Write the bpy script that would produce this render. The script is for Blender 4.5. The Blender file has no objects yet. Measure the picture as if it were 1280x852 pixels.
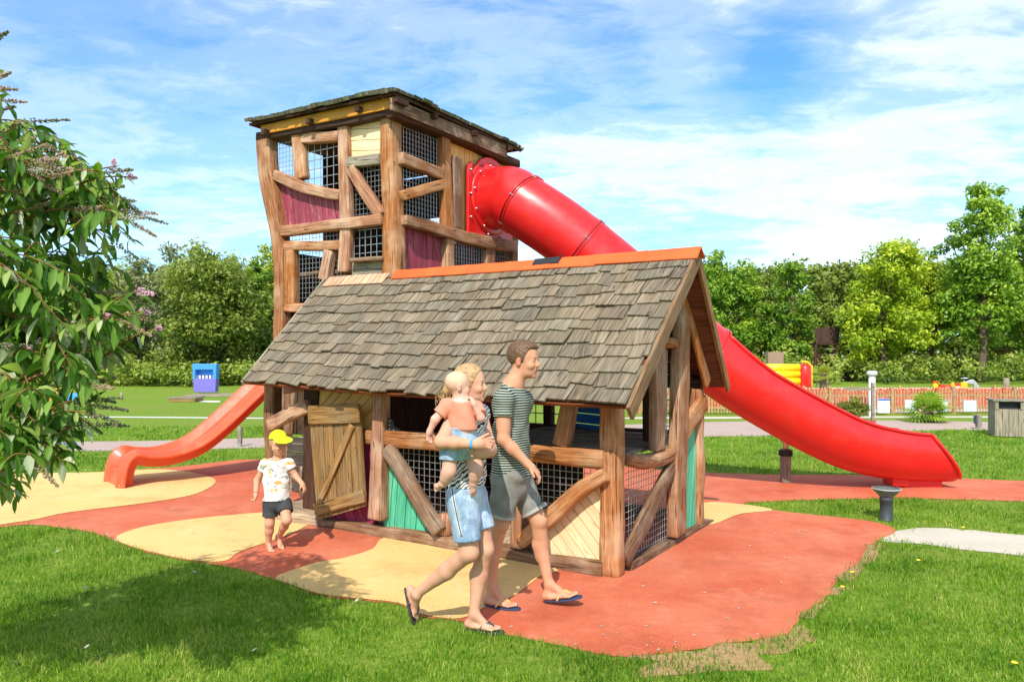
import bpy, bmesh, math, random
import numpy as np
from mathutils import Vector, Matrix, noise, geometry
R = math.radians
random.seed(7); RNG = np.random.default_rng(7)
SC = bpy.context.scene
COL = SC.collection
F, CX, CY, CH = 928.0, 640.0, 443.0, 1.7
def V(*a): return Vector(a)
def G(px, py, z=0.0):
    Y = F*(CH-z)/(py-CY); return Vector(((px-CX)/F*Y, Y, z))
def at(px, py, Y): return Vector(((px-CX)/F*Y, Y, CH-(py-CY)/F*Y))
# playhouse frame
HC = Vector((.78, 5.65, 0)); HU = Vector((-.8406, .5417, 0)); HV = Vector((.5417, .8406, 0))
def hp(s, t, z): return HC + HU*s + HV*t + Vector((0, 0, z))
def ray(px, py, P0, n):
    d = Vector(((px-CX)/F, 1.0, -(py-CY)/F)); o = Vector((0, 0, CH))
    return o + d*((P0-o).dot(n)/d.dot(n))
def FR(px, py, t=0.0): return ray(px, py, hp(0, t, 0), HV)
def GB(px, py, s=0.0): return ray(px, py, hp(s, 0, 0), HU)

# ---------------------------------------------------------------- objects
def tag(o, label=None, cat=None, group=None, kind=None):
    if label: o['label'] = label
    if cat: o['category'] = cat
    if group: o['group'] = group
    if kind: o['kind'] = kind
    return o
def thing(name, label, cat, loc=(0,0,0), group=None, rz=0):
    o = bpy.data.objects.new(name, None); COL.objects.link(o)
    o.location = loc; o.rotation_euler = (0, 0, rz); o.empty_display_size = .2
    return tag(o, label, cat, group)
def copy_tree(o, parent=None):
    c = o.copy(); COL.objects.link(c); c.parent = parent
    for ch in list(o.children): copy_tree(ch, c)
    return c
class MB:
    """collects shapes; build() links them as one mesh object. Coordinates are world; origin subtracted at build."""
    def __init__(s): s.v = []; s.f = []; s.g = []; s.c = []
    def add(s, vs, fs, gs=None, col=None):
        b = len(s.v); s.v += [tuple(p) for p in vs]
        s.g += [tuple(q) for q in (gs if gs is not None else vs)]
        s.c += [col if col is not None else (1,1,1)]*len(vs)
        s.f += [[b+i for i in f] for f in fs]
    def box(s, o, ax, ay, az, gs=None, col=None):
        """o = centre, ax.. = half vectors"""
        o = Vector(o); P = []; Q = []
        r = Vector((random.random()*50, random.random()*50, random.random()*50))
        for i in (-1,1):
            for j in (-1,1):
                for k in (-1,1):
                    P.append(o+ax*i+ay*j+az*k); Q.append(r+Vector((i*ax.length, j*ay.length, k*az.length)))
        fs = [(0,1,3,2),(4,6,7,5),(0,4,5,1),(2,3,7,6),(0,2,6,4),(1,5,7,3)]
        if ax.cross(ay).dot(az) < 0: fs = [tuple(reversed(f)) for f in fs]
        s.add(P, fs, Q, col)
    def bx(s, c, hx, hy, hz, rz=0, col=None):
        M = Matrix.Rotation(rz, 3, 'Z')
        s.box(c, M@Vector((hx,0,0)), M@Vector((0,hy,0)), Vector((0,0,hz)), None, col)
    def tube(s, pts, rad, n=8, cap=True, col=None):
        pts = [Vector(p) for p in pts]
        if not hasattr(rad, '__len__'): rad = [rad]*len(pts)
        P = []; Q = []; fs = []; L = 0; ref = None
        r0 = Vector((random.random()*50, random.random()*50, random.random()*50))
        for i, p in enumerate(pts):
            d = (pts[min(i+1, len(pts)-1)]-pts[max(i-1, 0)])
            d = d.normalized() if d.length > 1e-9 else Vector((0,0,1))
            if ref is None:
                ref = d.orthogonal().normalized()
            ref = (ref-d*ref.dot(d)).normalized(); b = d.cross(ref)
            if i: L += (p-pts[i-1]).length
            for k in range(n):
                a = 2*math.pi*k/n
                o = ref*math.cos(a)*rad[i]+b*math.sin(a)*rad[i]
                P.append(p+o); Q.append(r0+Vector((L, math.cos(a)*rad[i], math.sin(a)*rad[i])))
        m = len(pts)
        for i in range(m-1):
            for k in range(n):
                k2 = (k+1) % n
                fs.append((i*n+k, i*n+k2, (i+1)*n+k2, (i+1)*n+k))
        if cap:
            fs.append(tuple(reversed(range(n)))); fs.append(tuple((m-1)*n+k for k in range(n)))
        s.add(P, fs, Q, col)
    def prism(s, poly, n, th, col=None, along=None):
        """poly: planar world polygon, front face; extruded by -n*th"""
        poly = [Vector(p) for p in poly]; m = len(poly); n = n.normalized()
        A = Vector((0,0,0))
        for i in range(m): A += poly[i].cross(poly[(i+1) % m])
        if A.dot(n) < 0: poly.reverse()
        r = Vector((random.random()*50, random.random()*50, random.random()*50))
        al = along.normalized() if along else (poly[1]-poly[0]).normalized()
        ac = n.cross(al)
        def q(p): d = p-poly[0]; return r+Vector((d.dot(al), d.dot(ac), d.dot(n)))
        P = poly+[p-n*th for p in poly]
        fs = [tuple(range(m)), tuple(reversed(range(m, 2*m)))]
        for i in range(m): j = (i+1) % m; fs.append((i, i+m, j+m, j))
        s.add(P, fs, [q(p) for p in P], col)
    def lathe(s, prof, c, n=20, col=None, axis=None):
        c = Vector(c); P = []; fs = []
        Z = (axis or Vector((0,0,1))).normalized(); X = Z.orthogonal().normalized(); Y = Z.cross(X)
        for (r, z) in prof:
            for k in range(n):
                a = 2*math.pi*k/n; P.append(c+X*(r*math.cos(a))+Y*(r*math.sin(a))+Z*z)
        for i in range(len(prof)-1):
            for k in range(n):
                k2 = (k+1) % n; fs.append((i*n+k, i*n+k2, (i+1)*n+k2, (i+1)*n+k))
        s.add(P, fs, None, col)
    def build(s, name, mat, parent=None, smooth=False, origin=None, bevel=0):
        o = mesh_obj(name, s.v, s.f, mat, parent, smooth, origin, s.g, s.c)
        if bevel:
            b = o.modifiers.new('bevel', 'BEVEL'); b.width = bevel; b.segments = 2; b.limit_method = 'ANGLE'
        return o
def parent_keep(o, p):
    o.parent = p
def world_origin(p):
    v = Vector((0,0,0))
    while p is not None: v = v+Vector(p.location); p = p.parent
    return v
def mesh_obj(name, v, f, mat, parent=None, smooth=False, origin=None, g=None, c=None):
    v = np.asarray(v, dtype=np.float64).reshape(-1, 3)
    if origin is None:
        org = world_origin(parent) if parent else Vector((float(v[:,0].mean()), float(v[:,1].mean()), float(v[:,2].min())))
        if parent:   # own origin at bbox centre
            cc = (v.min(0)+v.max(0))/2; loc = Vector(cc)-org
            vv = v-cc
        else: loc = org; vv = v-np.array(org)
    else:
        vv = v-np.array(origin); loc = Vector(origin)-(world_origin(parent) if parent else Vector((0,0,0)))
    me = bpy.data.meshes.new(name)
    if isinstance(f, np.ndarray) and f.ndim == 2:
        me.vertices.add(len(vv)); me.vertices.foreach_set('co', vv.astype(np.float32).ravel())
        k = f.shape[1]; me.loops.add(f.size); me.loops.foreach_set('vertex_index', f.astype(np.int32).ravel())
        me.polygons.add(len(f)); me.polygons.foreach_set('loop_start', np.arange(0, f.size, k, dtype=np.int32))
        me.update(calc_edges=True)
    else:
        me.from_pydata([tuple(p) for p in vv], [], f); me.update()
    if g is not None:
        a = me.attributes.new('guv', 'FLOAT_VECTOR', 'POINT'); a.data.foreach_set('vector', np.asarray(g, dtype=np.float32).ravel())
    if c is not None:
        a = me.attributes.new('tint', 'FLOAT_VECTOR', 'POINT'); a.data.foreach_set('vector', np.asarray(c, dtype=np.float32).ravel())
    if smooth: me.polygons.foreach_set('use_smooth', [True]*len(me.polygons))
    if mat is not None: me.materials.append(mat)
    o = bpy.data.objects.new(name, me); COL.objects.link(o); o.location = loc
    if parent is not None: o.parent = parent
    return o
def crom(pts, k=6, closed=False):
    pts = [Vector(p) for p in pts]; n = len(pts); out = []
    rng = range(n if closed else n-1)
    for i in rng:
        if closed: p0, p1, p2, p3 = pts[(i-1) % n], pts[i], pts[(i+1) % n], pts[(i+2) % n]
        else: p0, p1, p2, p3 = pts[max(i-1,0)], pts[i], pts[i+1], pts[min(i+2,n-1)]
        for j in range(k):
            t = j/k
            out.append(.5*((2*p1)+(p2-p0)*t+(2*p0-5*p1+4*p2-p3)*t*t+(3*p1-p0-3*p2+p3)*t**3))
    if not closed: out.append(pts[-1])
    return out
def log(mb, pts, w, d, nrm, wav=.006, rnd=.24, seg=.06, col=None, endr=.006):
    """rustic squared log along pts, width w (in plane), depth d (along nrm)"""
    pts = [Vector(p) for p in pts]; nrm = nrm.normalized()
    if not hasattr(w, '__len__'): w = [w]*len(pts)
    # resample
    ctrl = pts; k = max(2, int(max((ctrl[i+1]-ctrl[i]).length for i in range(len(ctrl)-1))/seg))
    path = crom(ctrl, k); ws = []
    for i in range(len(ctrl)-1):
        for j in range(k): ws.append(w[i]+(w[i+1]-w[i])*j/k)
    ws.append(w[-1])
    sd = Vector((random.random()*99, random.random()*99, random.random()*99))
    # extra end rings for rounded ends
    P = []; Q = []; fs = []; n = 16; L = 0
    ring = []
    for i in range(n):
        a = 2*math.pi*(i+.5)/n; ca, sa = math.cos(a), math.sin(a); e = rnd
        ring.append((math.copysign(abs(ca)**e, ca), math.copysign(abs(sa)**e, sa)))
    m = len(path); st = []
    for i in range(m):
        dd = (path[min(i+1,m-1)]-path[max(i-1,0)]).normalized()
        st.append((path[i], dd, ws[i], 1.0))
    st = [(st[0][0]-st[0][1]*0, st[0][1], st[0][2], 1-endr*2/max(.02,st[0][2]))] + [(st[0][0]+st[0][1]*endr, st[0][1], st[0][2], 1.0)] + st[1:-1] + \
         [(st[-1][0]-st[-1][1]*endr, st[-1][1], st[-1][2], 1.0), (st[-1][0], st[-1][1], st[-1][2], 1-endr*2/max(.02,st[-1][2]))]
    prev = None
    for (p, dd, wi, sc) in st:
        b = dd.cross(nrm).normalized(); nn = b.cross(dd)
        if prev is not None: L += (p-prev).length
        prev = p
        off = b*(noise.noise(sd+Vector((L*2.2,0,0)))*wav*1.6)
        for (x, y) in ring:
            r = 1+noise.noise(sd+Vector((L*5, x*1.3, y*1.3)))*wav*9
            r2 = noise.noise(sd*2+Vector((L*1.5, x*4, y*4)))*wav*.9
            P.append(p+off+b*((x*wi/2)*r*sc+x*r2)+nn*((y*d/2)*r*sc+y*r2)); Q.append(sd+Vector((L, x*wi/2, y*d/2)))
    m = len(st)
    for i in range(m-1):
        for k in range(n):
            k2 = (k+1) % n; fs.append((i*n+k, i*n+k2, (i+1)*n+k2, (i+1)*n+k))
    fs.append(tuple(reversed(range(n)))); fs.append(tuple((m-1)*n+k for k in range(n)))
    mb.add(P, fs, Q, col)
def clip(poly, a, b, c):   # keep a*x+b*y<=c
    out = []
    for i in range(len(poly)):
        p, q = poly[i], poly[(i+1) % len(poly)]
        dp, dq = a*p[0]+b*p[1]-c, a*q[0]+b*q[1]-c
        if dp <= 0: out.append(p)
        if dp*dq < 0:
            t = dp/(dp-dq); out.append((p[0]+(q[0]-p[0])*t, p[1]+(q[1]-p[1])*t))
    return out
def planks(mb, wpoly, n, along, pw=.085, gap=.007, th=.018, jit=.005, col=None, v=.13):
    """fills planar world polygon with planks running along 'along'"""
    n = n.normalized(); wpoly = [Vector(p) for p in wpoly]; o = wpoly[0]
    al = (along-n*along.dot(n)).normalized(); ac = n.cross(al)
    P2 = [((p-o).dot(al), (p-o).dot(ac)) for p in wpoly]
    lo = min(p[1] for p in P2); hi = max(p[1] for p in P2); x = lo-random.random()*pw*.5
    while x < hi:
        w = pw*random.uniform(.85, 1.15)
        q = clip(clip(P2, 0, 1, x+w-gap/2), 0, -1, -(x+gap/2))
        if len(q) >= 3:
            ar = abs(sum(q[i][0]*q[(i+1)%len(q)][1]-q[(i+1)%len(q)][0]*q[i][1] for i in range(len(q))))/2
            if ar > 1e-5:
                dz = random.uniform(-jit, jit); f = random.uniform(1-v, 1+v)
                cc = (f, f, f) if col is None else tuple(a*f for a in col)
                mb.prism([o+al*a+ac*b+n*dz for a, b in q], n, th, cc, al)
        x += w
def grille(mb, wpoly, n, sp=.055, r=.0022, a1=Vector((0,0,1))):
    n = n.normalized(); wpoly = [Vector(p) for p in wpoly]; o = wpoly[0]
    A = (a1-n*a1.dot(n)).normalized(); B = n.cross(A)
    for (al, ac, off) in ((A, B, r*.9), (B, -A, -r*.9)):
        P2 = [((p-o).dot(al), (p-o).dot(ac)) for p in wpoly]
        lo = min(p[1] for p in P2); hi = max(p[1] for p in P2)
        y = math.ceil(lo/sp)*sp
        while y < hi:
            xs = []
            for i in range(len(P2)):
                p, q = P2[i], P2[(i+1)%len(P2)]
                if (p[1]-y)*(q[1]-y) < 0: t = (y-p[1])/(q[1]-p[1]); xs.append(p[0]+(q[0]-p[0])*t)
            if len(xs) >= 2:
                xs.sort(); a, b = xs[0], xs[-1]
                mb.tube([o+al*a+ac*y+n*off, o+al*b+ac*y+n*off], r, 5)
            y += sp

# ---------------------------------------------------------------- materials
def lin(r, g, b):
    f = lambda c: (c/255/12.92 if c/255 <= .04045 else ((c/255+.055)/1.055)**2.4)
    return (f(r), f(g), f(b), 1)
class NT:
    def __init__(s, name):
        s.m = bpy.data.materials.new(name); s.m.use_nodes = True; s.t = s.m.node_tree
        s.b = s.t.nodes['Principled BSDF']; s.out = s.t.nodes['Material Output']
    def n(s, typ, **kw):
        x = s.t.nodes.new(typ)
        for k, v in kw.items():
            if k in x.inputs.keys() if isinstance(k, str) else False: x.inputs[k].default_value = v
            else: setattr(x, k, v)
        return x
    def l(s, a, b): s.t.links.new(a, b)
    def attr(s, name='guv'):
        a = s.t.nodes.new('ShaderNodeAttribute'); a.attribute_name = name; return a.outputs['Vector']
    def obj(s): return s.t.nodes.new('ShaderNodeTexCoord').outputs['Object']
    def pos(s): return s.t.nodes.new('ShaderNodeNewGeometry').outputs['Position']
    def mapp(s, vec, scale=(1,1,1), rot=(0,0,0), loc=(0,0,0)):
        m = s.t.nodes.new('ShaderNodeMapping'); s.l(vec, m.inputs['Vector'])
        m.inputs['Scale'].default_value = scale; m.inputs['Rotation'].default_value = rot; m.inputs['Location'].default_value = loc
        return m.outputs[0]
    def noise(s, vec, sc=5, det=4, rough=.55, dist=0):
        x = s.t.nodes.new('ShaderNodeTexNoise'); s.l(vec, x.inputs['Vector'])
        x.inputs['Scale'].default_value = sc; x.inputs['Detail'].default_value = det
        x.inputs['Roughness'].default_value = rough; x.inputs['Distortion'].default_value = dist
        return x.outputs['Fac']
    def ramp(s, fac, stops, interp='LINEAR'):
        x = s.t.nodes.new('ShaderNodeValToRGB'); s.l(fac, x.inputs[0]); cr = x.color_ramp; cr.interpolation = interp
        while len(cr.elements) < len(stops): cr.elements.new(.5)
        for e, (p, c) in zip(cr.elements, stops):
            e.position = p; e.color = c if hasattr(c, '__len__') else (c, c, c, 1)
        return x.outputs[0]
    def mix(s, fac, a, b, mode='MIX'):
        x = s.t.nodes.new('ShaderNodeMix'); x.data_type = 'RGBA'; x.blend_type = mode; x.clamp_factor = True
        for i, val in ((0, fac), (6, a), (7, b)):
            if hasattr(val, 'is_linked') or isinstance(val, bpy.types.NodeSocket): s.l(val, x.inputs[i])
            elif i == 0: x.inputs[0].default_value = val
            else: x.inputs[i].default_value = val if len(val) == 4 else (*val, 1)
        return x.outputs[2]
    def math(s, op, a, b=0.0):
        x = s.t.nodes.new('ShaderNodeMath'); x.operation = op
        for i, val in ((0, a), (1, b)):
            if isinstance(val, bpy.types.NodeSocket): s.l(val, x.inputs[i])
            else: x.inputs[i].default_value = val
        return x.outputs[0]
    def rnd(s): return s.t.nodes.new('ShaderNodeObjectInfo').outputs['Random']
    def bump(s, h, st=.3, dist=.01, nrm=None):
        x = s.t.nodes.new('ShaderNodeBump'); s.l(h, x.inputs['Height'])
        x.inputs['Strength'].default_value = st; x.inputs['Distance'].default_value = dist
        if nrm is not None: s.l(nrm, x.inputs['Normal'])
        s.l(x.outputs[0], s.b.inputs['Normal']); return x.outputs[0]
    def base(s, c):
        if isinstance(c, bpy.types.NodeSocket): s.l(c, s.b.inputs['Base Color'])
        else: s.b.inputs['Base Color'].default_value = c
    def rough(s, r, spec=.5):
        if isinstance(r, bpy.types.NodeSocket): s.l(r, s.b.inputs['Roughness'])
        else: s.b.inputs['Roughness'].default_value = r
        s.b.inputs['Specular IOR Level'].default_value = spec
def wood(name, dark, mid, light, wear=None, rough=.7, bumpst=.5, wearamt=.5, gs=1.0):
    t = NT(name); g = t.attr(); 
    n1 = t.noise(t.mapp(g, (2.0*gs, 28*gs, 28*gs)), 1.6, 6, .6, .6)
    n2 = t.noise(t.mapp(g, (1.2, 7, 7)), 1.2, 3, .6)
    n3 = t.noise(g, 2.6, 3, .6)
    c = t.ramp(n1, [(.3, dark), (.5, mid), (.7, light)])
    c = t.mix(t.ramp(n2, [(.35, 0.0), (.7, .55)]), c, mid)
    if wear is not None:
        c = t.mix(t.math('MULTIPLY', t.ramp(n3, [(.45, 0.0), (.68, 1.0)]), wearamt), c, wear)
    # fine dark cracks
    cr = t.noise(t.mapp(g, (3, 90, 90)), 1.0, 2, .5)
    c = t.mix(t.ramp(cr, [(.32, .9), (.43, 0.0)]), c, tuple(x*.35 for x in dark[:3])+(1,))
    rv = t.math('MULTIPLY_ADD', t.rnd(), .28); t.t.nodes[-1].inputs[2].default_value = .86
    hv = t.t.nodes.new('ShaderNodeHueSaturation'); t.l(c, hv.inputs['Color']); t.l(rv, hv.inputs['Value']); sr = t.math('MULTIPLY_ADD', t.math('FRACT', t.math('MULTIPLY', t.rnd(), 7.3)), .24); t.t.nodes[-1].inputs[2].default_value = .84; t.l(sr, hv.inputs['Saturation'])
    c = t.mix(1.0, hv.outputs[0], t.attr('tint'), 'MULTIPLY')
    t.base(c); t.rough(rough, .2)
    kn = t.noise(t.mapp(g, (5, 11, 11)), 1.3, 2, .5); c2 = t.mix(t.ramp(kn, [(.70, 0.0), (.76, .7)]), c, tuple(x*.4 for x in dark[:3])+(1,)); t.base(c2)
    h = t.mix(.5, n1, cr)
    t.bump(h, bumpst, .012)
    return t.m
def plain(name, col, rough=.5, spec=.5, var=.12, sc=6, bumpst=0, metal=0):
    t = NT(name); g = t.obj(); n = t.noise(g, sc, 5, .6)
    lo = tuple(max(0, c*(1-var)) for c in col[:3])+(1,); hi = tuple(min(1, c*(1+var)) for c in col[:3])+(1,)
    c = t.ramp(n, [(.3, lo), (.7, hi)]); c = t.mix(1.0, c, t.attr('tint'), 'MULTIPLY')
    t.base(c); t.rough(rough, spec); t.b.inputs['Metallic'].default_value = metal
    if bumpst: t.bump(t.noise(g, sc*12, 3, .6), bumpst, .004)
    return t.m
M = {}
M['log'] = wood('warm_log', lin(114,68,40), lin(160,104,64), lin(192,138,94), lin(208,172,136), .66, .6, .6)
M['logdark'] = wood('aged_log', lin(84,56,38), lin(120,84,56), lin(152,114,80), lin(176,152,124), .78, .6, .6)
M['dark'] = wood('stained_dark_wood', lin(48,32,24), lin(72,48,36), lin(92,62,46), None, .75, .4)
M['grey'] = wood('weathered_grey_wood', lin(104,94,80), lin(146,134,114), lin(178,166,144), lin(120,118,92), .85, .6, .4)
M['shingle'] = wood('weathered_shingle', lin(84,74,62), lin(130,116,96), lin(166,150,126), lin(120,110,86), .9, .9, .5, .8)
M['mossy'] = wood('mossy_shingle', lin(60,58,46), lin(100,98,78), lin(146,140,114), lin(84,100,58), .9, .8, .6, .8)
M['soffit'] = wood('brown_soffit_boards', lin(84,42,22), lin(116,62,34), lin(140,82,48), None, .7, .3)
M['barge'] = wood('tan_bargeboard', lin(104,74,44), lin(138,102,64), lin(164,128,86), lin(140,122,96), .8, .4, .5)
M['door'] = wood('honey_door_wood', lin(104,74,40), lin(146,110,66), lin(178,142,94), lin(142,124,94), .85, .6, .7)
M['fresh'] = wood('fresh_shingle', lin(150,110,84), lin(188,152,124), lin(212,186,162), lin(180,128,92), .85, .4, .5)
M['step'] = wood('pale_step_stone_wood', lin(128,106,84), lin(164,140,112), lin(188,166,138), lin(140,126,110), .85, .4, .5)
def paint(name, a, b, wearc, amt=.5):
    t = NT(name); g = t.attr()
    n1 = t.noise(t.mapp(g, (1.5, 14, 14)), 1.6, 5, .6, .4); n2 = t.noise(t.mapp(g, (2, 7, 7)), 2.2, 6, .7)
    c = t.ramp(n1, [(.35, a), (.65, b)]); c = t.mix(t.math('MULTIPLY', t.ramp(n2, [(.56, 0.0), (.66, 1.0)]), amt), c, wearc)
    c = t.mix(1.0, c, t.attr('tint'), 'MULTIPLY'); t.base(c); t.rough(.6, .35); t.bump(n1, .3, .008); return t.m
M['pgreen'] = paint('turquoise_painted_boards', lin(62,158,122), lin(96,190,152), lin(146,176,140), .6)
M['pred'] = paint('raspberry_painted_boards', lin(128,42,56), lin(158,74,86), lin(180,126,120), .7)
M['pmag'] = paint('magenta_painted_boards', lin(140,24,66), lin(172,58,96), lin(188,110,130), .5)
M['pyel'] = paint('yellow_painted_boards', lin(220,160,80), lin(236,182,104), lin(206,176,132), .6)
M['pcream'] = paint('cream_painted_boards', lin(230,192,142), lin(240,208,162), lin(150,110,70), .55)
M['pblue'] = paint('blue_painted_boards', lin(30,100,180), lin(50,130,212), lin(90,140,180), .4)
M['pochre'] = paint('ochre_fascia', lin(186,122,34), lin(206,146,52), lin(140,100,56), .5)
M['wire'] = plain('galvanised_wire', (.42,.43,.42), .35, .5, .15, 30, 0, .7)
M['wiredark'] = plain('shaded_wire', (.16,.17,.16), .4, .5, .15, 30, 0, .6)
M['black'] = plain('black_rubber', (.02,.02,.022), .6, .4)
M['steel'] = plain('bright_bolt', (.6,.6,.58), .3, .5, .1, 30, 0, .9)
M['orange'] = plain('orange_ridge_rubber', lin(222,92,42), .7, .3, .14, 4, .25)
def plastic(name, c, c2, dirt, rough=.28):
    t = NT(name); g = t.obj(); n = t.noise(g, 1.4, 4, .6); c_ = t.ramp(n, [(.3, c), (.7, c2)])
    d = t.noise(g, 5, 6, .7); c_ = t.mix(t.ramp(d, [(.52, 0.0), (.72, .5)]), c_, dirt)
    t.base(c_); r = t.noise(g, 9, 5, .65); t.rough(t.ramp(r, [(.3, rough), (.75, rough+.22)]), .5)
    t.b.inputs['Coat Weight'].default_value = .15; t.b.inputs['Coat Roughness'].default_value = .2
    t.bump(t.noise(g, 3.2, 2, .5), .08, .02); return t.m
M['redtube'] = plastic('red_slide_plastic', lin(212,24,24), lin(224,34,32), lin(190,60,52), .27)
M['redslide'] = plastic('orange_red_fibreglass', lin(224,74,34), lin(234,88,46), lin(224,120,90), .4)
M['redtube'].node_tree.nodes['Principled BSDF'].inputs['Subsurface Weight'].default_value = 0
# rubber ground
def rubber(name, a, b, fade, edge=.35):
    t = NT(name); p = t.pos()
    n = t.noise(p, 260, 2, .7); v = t.n('ShaderNodeTexVoronoi'); t.l(p, v.inputs['Vector']); v.inputs['Scale'].default_value = 190
    c = t.mix(t.ramp(n, [(.40, 0.0), (.60, 1.0)]), tuple(x*.8 for x in a[:3])+(1,), tuple(min(1,x*1.1) for x in b[:3])+(1,))
    big = t.noise(p, .9, 5, .65); c = t.mix(t.math('MULTIPLY', t.ramp(big, [(.4, 0.0), (.75, 1.0)]), edge), c, fade)
    st = t.noise(p, 3.5, 6, .75); c = t.mix(t.ramp(st, [(.55, 0.0), (.78, .6)]), c, fade); sc_ = t.noise(t.mapp(p, (1,3.5,1), (0,0,.5), (5,5,0)), 5, 5, .7); c = t.mix(t.ramp(sc_, [(.60, 0.0), (.72, .35)]), c, fade)
    dk = t.noise(t.mapp(p, (1,1,1), (0,0,0), (9,4,2)), 2.1, 5, .7); c = t.mix(t.ramp(dk, [(.50, 0.0), (.74, .45)]), c, tuple(x*.55 for x in a[:3])+(1,))
    t.base(c); t.rough(.85, .25); t.bump(t.mix(.5, v.outputs['Distance'], n), .5, .006); return t.m
M['rred'] = rubber('terracotta_safety_rubber', lin(180,80,50), lin(206,106,72), lin(218,150,116), .5)
M['ryel'] = rubber('sand_safety_rubber', lin(214,170,98), lin(230,190,120), lin(230,204,152))
def grassmat():
    t = NT('lawn'); p = t.pos()
    n1 = t.noise(p, .35, 5, .6); n2 = t.noise(t.mapp(p, (1,1,1)), 14, 4, .7); n3 = t.noise(p, 90, 3, .7)
    c = t.ramp(n2, [(.3, lin(88,116,24)), (.5, lin(122,148,42)), (.72, lin(156,170,72))])
    c = t.mix(t.ramp(n1, [(.5, 0.0), (.78, .55)]), c, lin(150,146,72))
    dr = t.noise(t.mapp(p, (1,1,1), (0,0,0), (31,7,0)), 1.3, 6, .7); c = t.mix(t.ramp(dr, [(.6, 0.0), (.76, .6)]), c, lin(172,150,96))
    c = t.mix(t.ramp(n3, [(.3, .5), (.6, 0.0)]), c, lin(34,60,10))
    t.base(c); t.rough(.9, .15); t.bump(t.mix(.5, n3, n2), .8, .04); return t.m
M['lawn'] = grassmat()
def simple_ground(name, a, b, sc=60, fine=.5):
    t = NT(name); p = t.pos(); n = t.noise(p, sc, 4, .75); n2 = t.noise(p, 1.7, 5, .65)
    c = t.ramp(n, [(.3, a), (.7, b)]); c = t.mix(t.ramp(n2, [(.4, 0.0), (.8, .4)]), c, tuple(x*.75 for x in a[:3])+(1,))
    t.base(c); t.rough(.95, .2); t.bump(n, fine, .01); return t.m
M['path'] = simple_ground('pinkish_gravel_path', lin(160,138,126), lin(188,166,152), 40)
M['sand'] = simple_ground('white_sand', lin(176,164,144), lin(214,204,186), 90)
M['dirt'] = simple_ground('dry_dirt', lin(140,108,70), lin(182,150,106), 30)
M['chalk'] = simple_ground('white_line_chalk', (.62,.62,.58,1), (.8,.8,.76,1), 30)
def leafmat(name, cols, trans=.35, rough=.5, spec=.4):
    t = NT(name); tn = t.attr('tint')
    sx = t.n('ShaderNodeSeparateXYZ'); t.l(tn, sx.inputs[0])
    c = t.ramp(sx.outputs[0], [(i/(len(cols)-1), c) for i, c in enumerate(cols)])
    hv = t.t.nodes.new('ShaderNodeHueSaturation'); t.l(c, hv.inputs['Color'])
    vv = t.math('MULTIPLY_ADD', t.rnd(), .3); t.t.nodes[-1].inputs[2].default_value = .85; t.l(vv, hv.inputs['Value'])
    t.base(hv.outputs[0]); t.rough(rough, spec)
    tr = t.n('ShaderNodeBsdfTranslucent'); br = t.mix(1.0, hv.outputs[0], (1.15,1.25,.6,1), 'MULTIPLY'); t.l(br, tr.inputs[0])
    mx = t.n('ShaderNodeMixShader'); mx.inputs[0].default_value = trans
    t.l(t.b.outputs[0], mx.inputs[1]); t.l(tr.outputs[0], mx.inputs[2]); t.l(mx.outputs[0], t.out.inputs['Surface']); return t.m
M['leafA'] = leafmat('maple_leaves', [lin(84,114,20), lin(136,162,30), lin(174,190,44), lin(206,206,64)])
M['leafB'] = leafmat('ash_leaves', [lin(56,92,22), lin(98,136,32), lin(136,164,46), lin(172,188,68)])
M['leafC'] = leafmat('olive_leaves', [lin(74,96,30), lin(114,134,46), lin(148,162,64), lin(182,180,90)])
M['leafD'] = leafmat('yellow_green_leaves', [lin(96,120,30), lin(136,154,40), lin(172,180,56), lin(196,190,80)])
M['leafE'] = leafmat('greyish_leaves', [lin(92,100,62), lin(122,128,82), lin(150,152,108), lin(168,164,126)])
M['leafF'] = leafmat('russet_leaves', [lin(84,92,36), lin(124,112,48), lin(146,120,58), lin(160,100,50)])
M['bud'] = leafmat('buddleia_leaves', [lin(40,76,24), lin(76,118,36), lin(120,156,58), lin(170,184,102)], .44, .5, .3)
M['budgrey'] = leafmat('buddleia_leaf_backs', [lin(106,124,84), lin(150,158,120), lin(170,176,140), lin(190,190,150)], .3, .6, .3)
M['blade'] = leafmat('grass_blades', [lin(58,98,16), lin(94,138,26), lin(138,168,46), lin(196,188,110)], .38, .55, .25)
M['bark'] = simple_ground('bark', lin(74,62,48), lin(124,108,86), 8, .8)
M['twig'] = simple_ground('reddish_twig', lin(110,72,44), lin(146,104,66), 20, .3)
def flat_attr(name, rough=.6, spec=.4, bumpst=.0, bs=60):
    t = NT(name); g = t.obj(); n = t.noise(g, 8, 4, .6)
    c = t.mix(1.0, t.attr('tint'), t.ramp(n, [(.3, .86), (.7, 1.0)]), 'MULTIPLY'); t.base(c); t.rough(rough, spec)
    if bumpst: t.bump(t.noise(g, bs, 4, .6), bumpst, .01)
    return t.m
M['tint'] = flat_attr('painted_surface')
M['tintrough'] = flat_attr('matt_surface', .85, .2, .3, 90)

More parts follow.
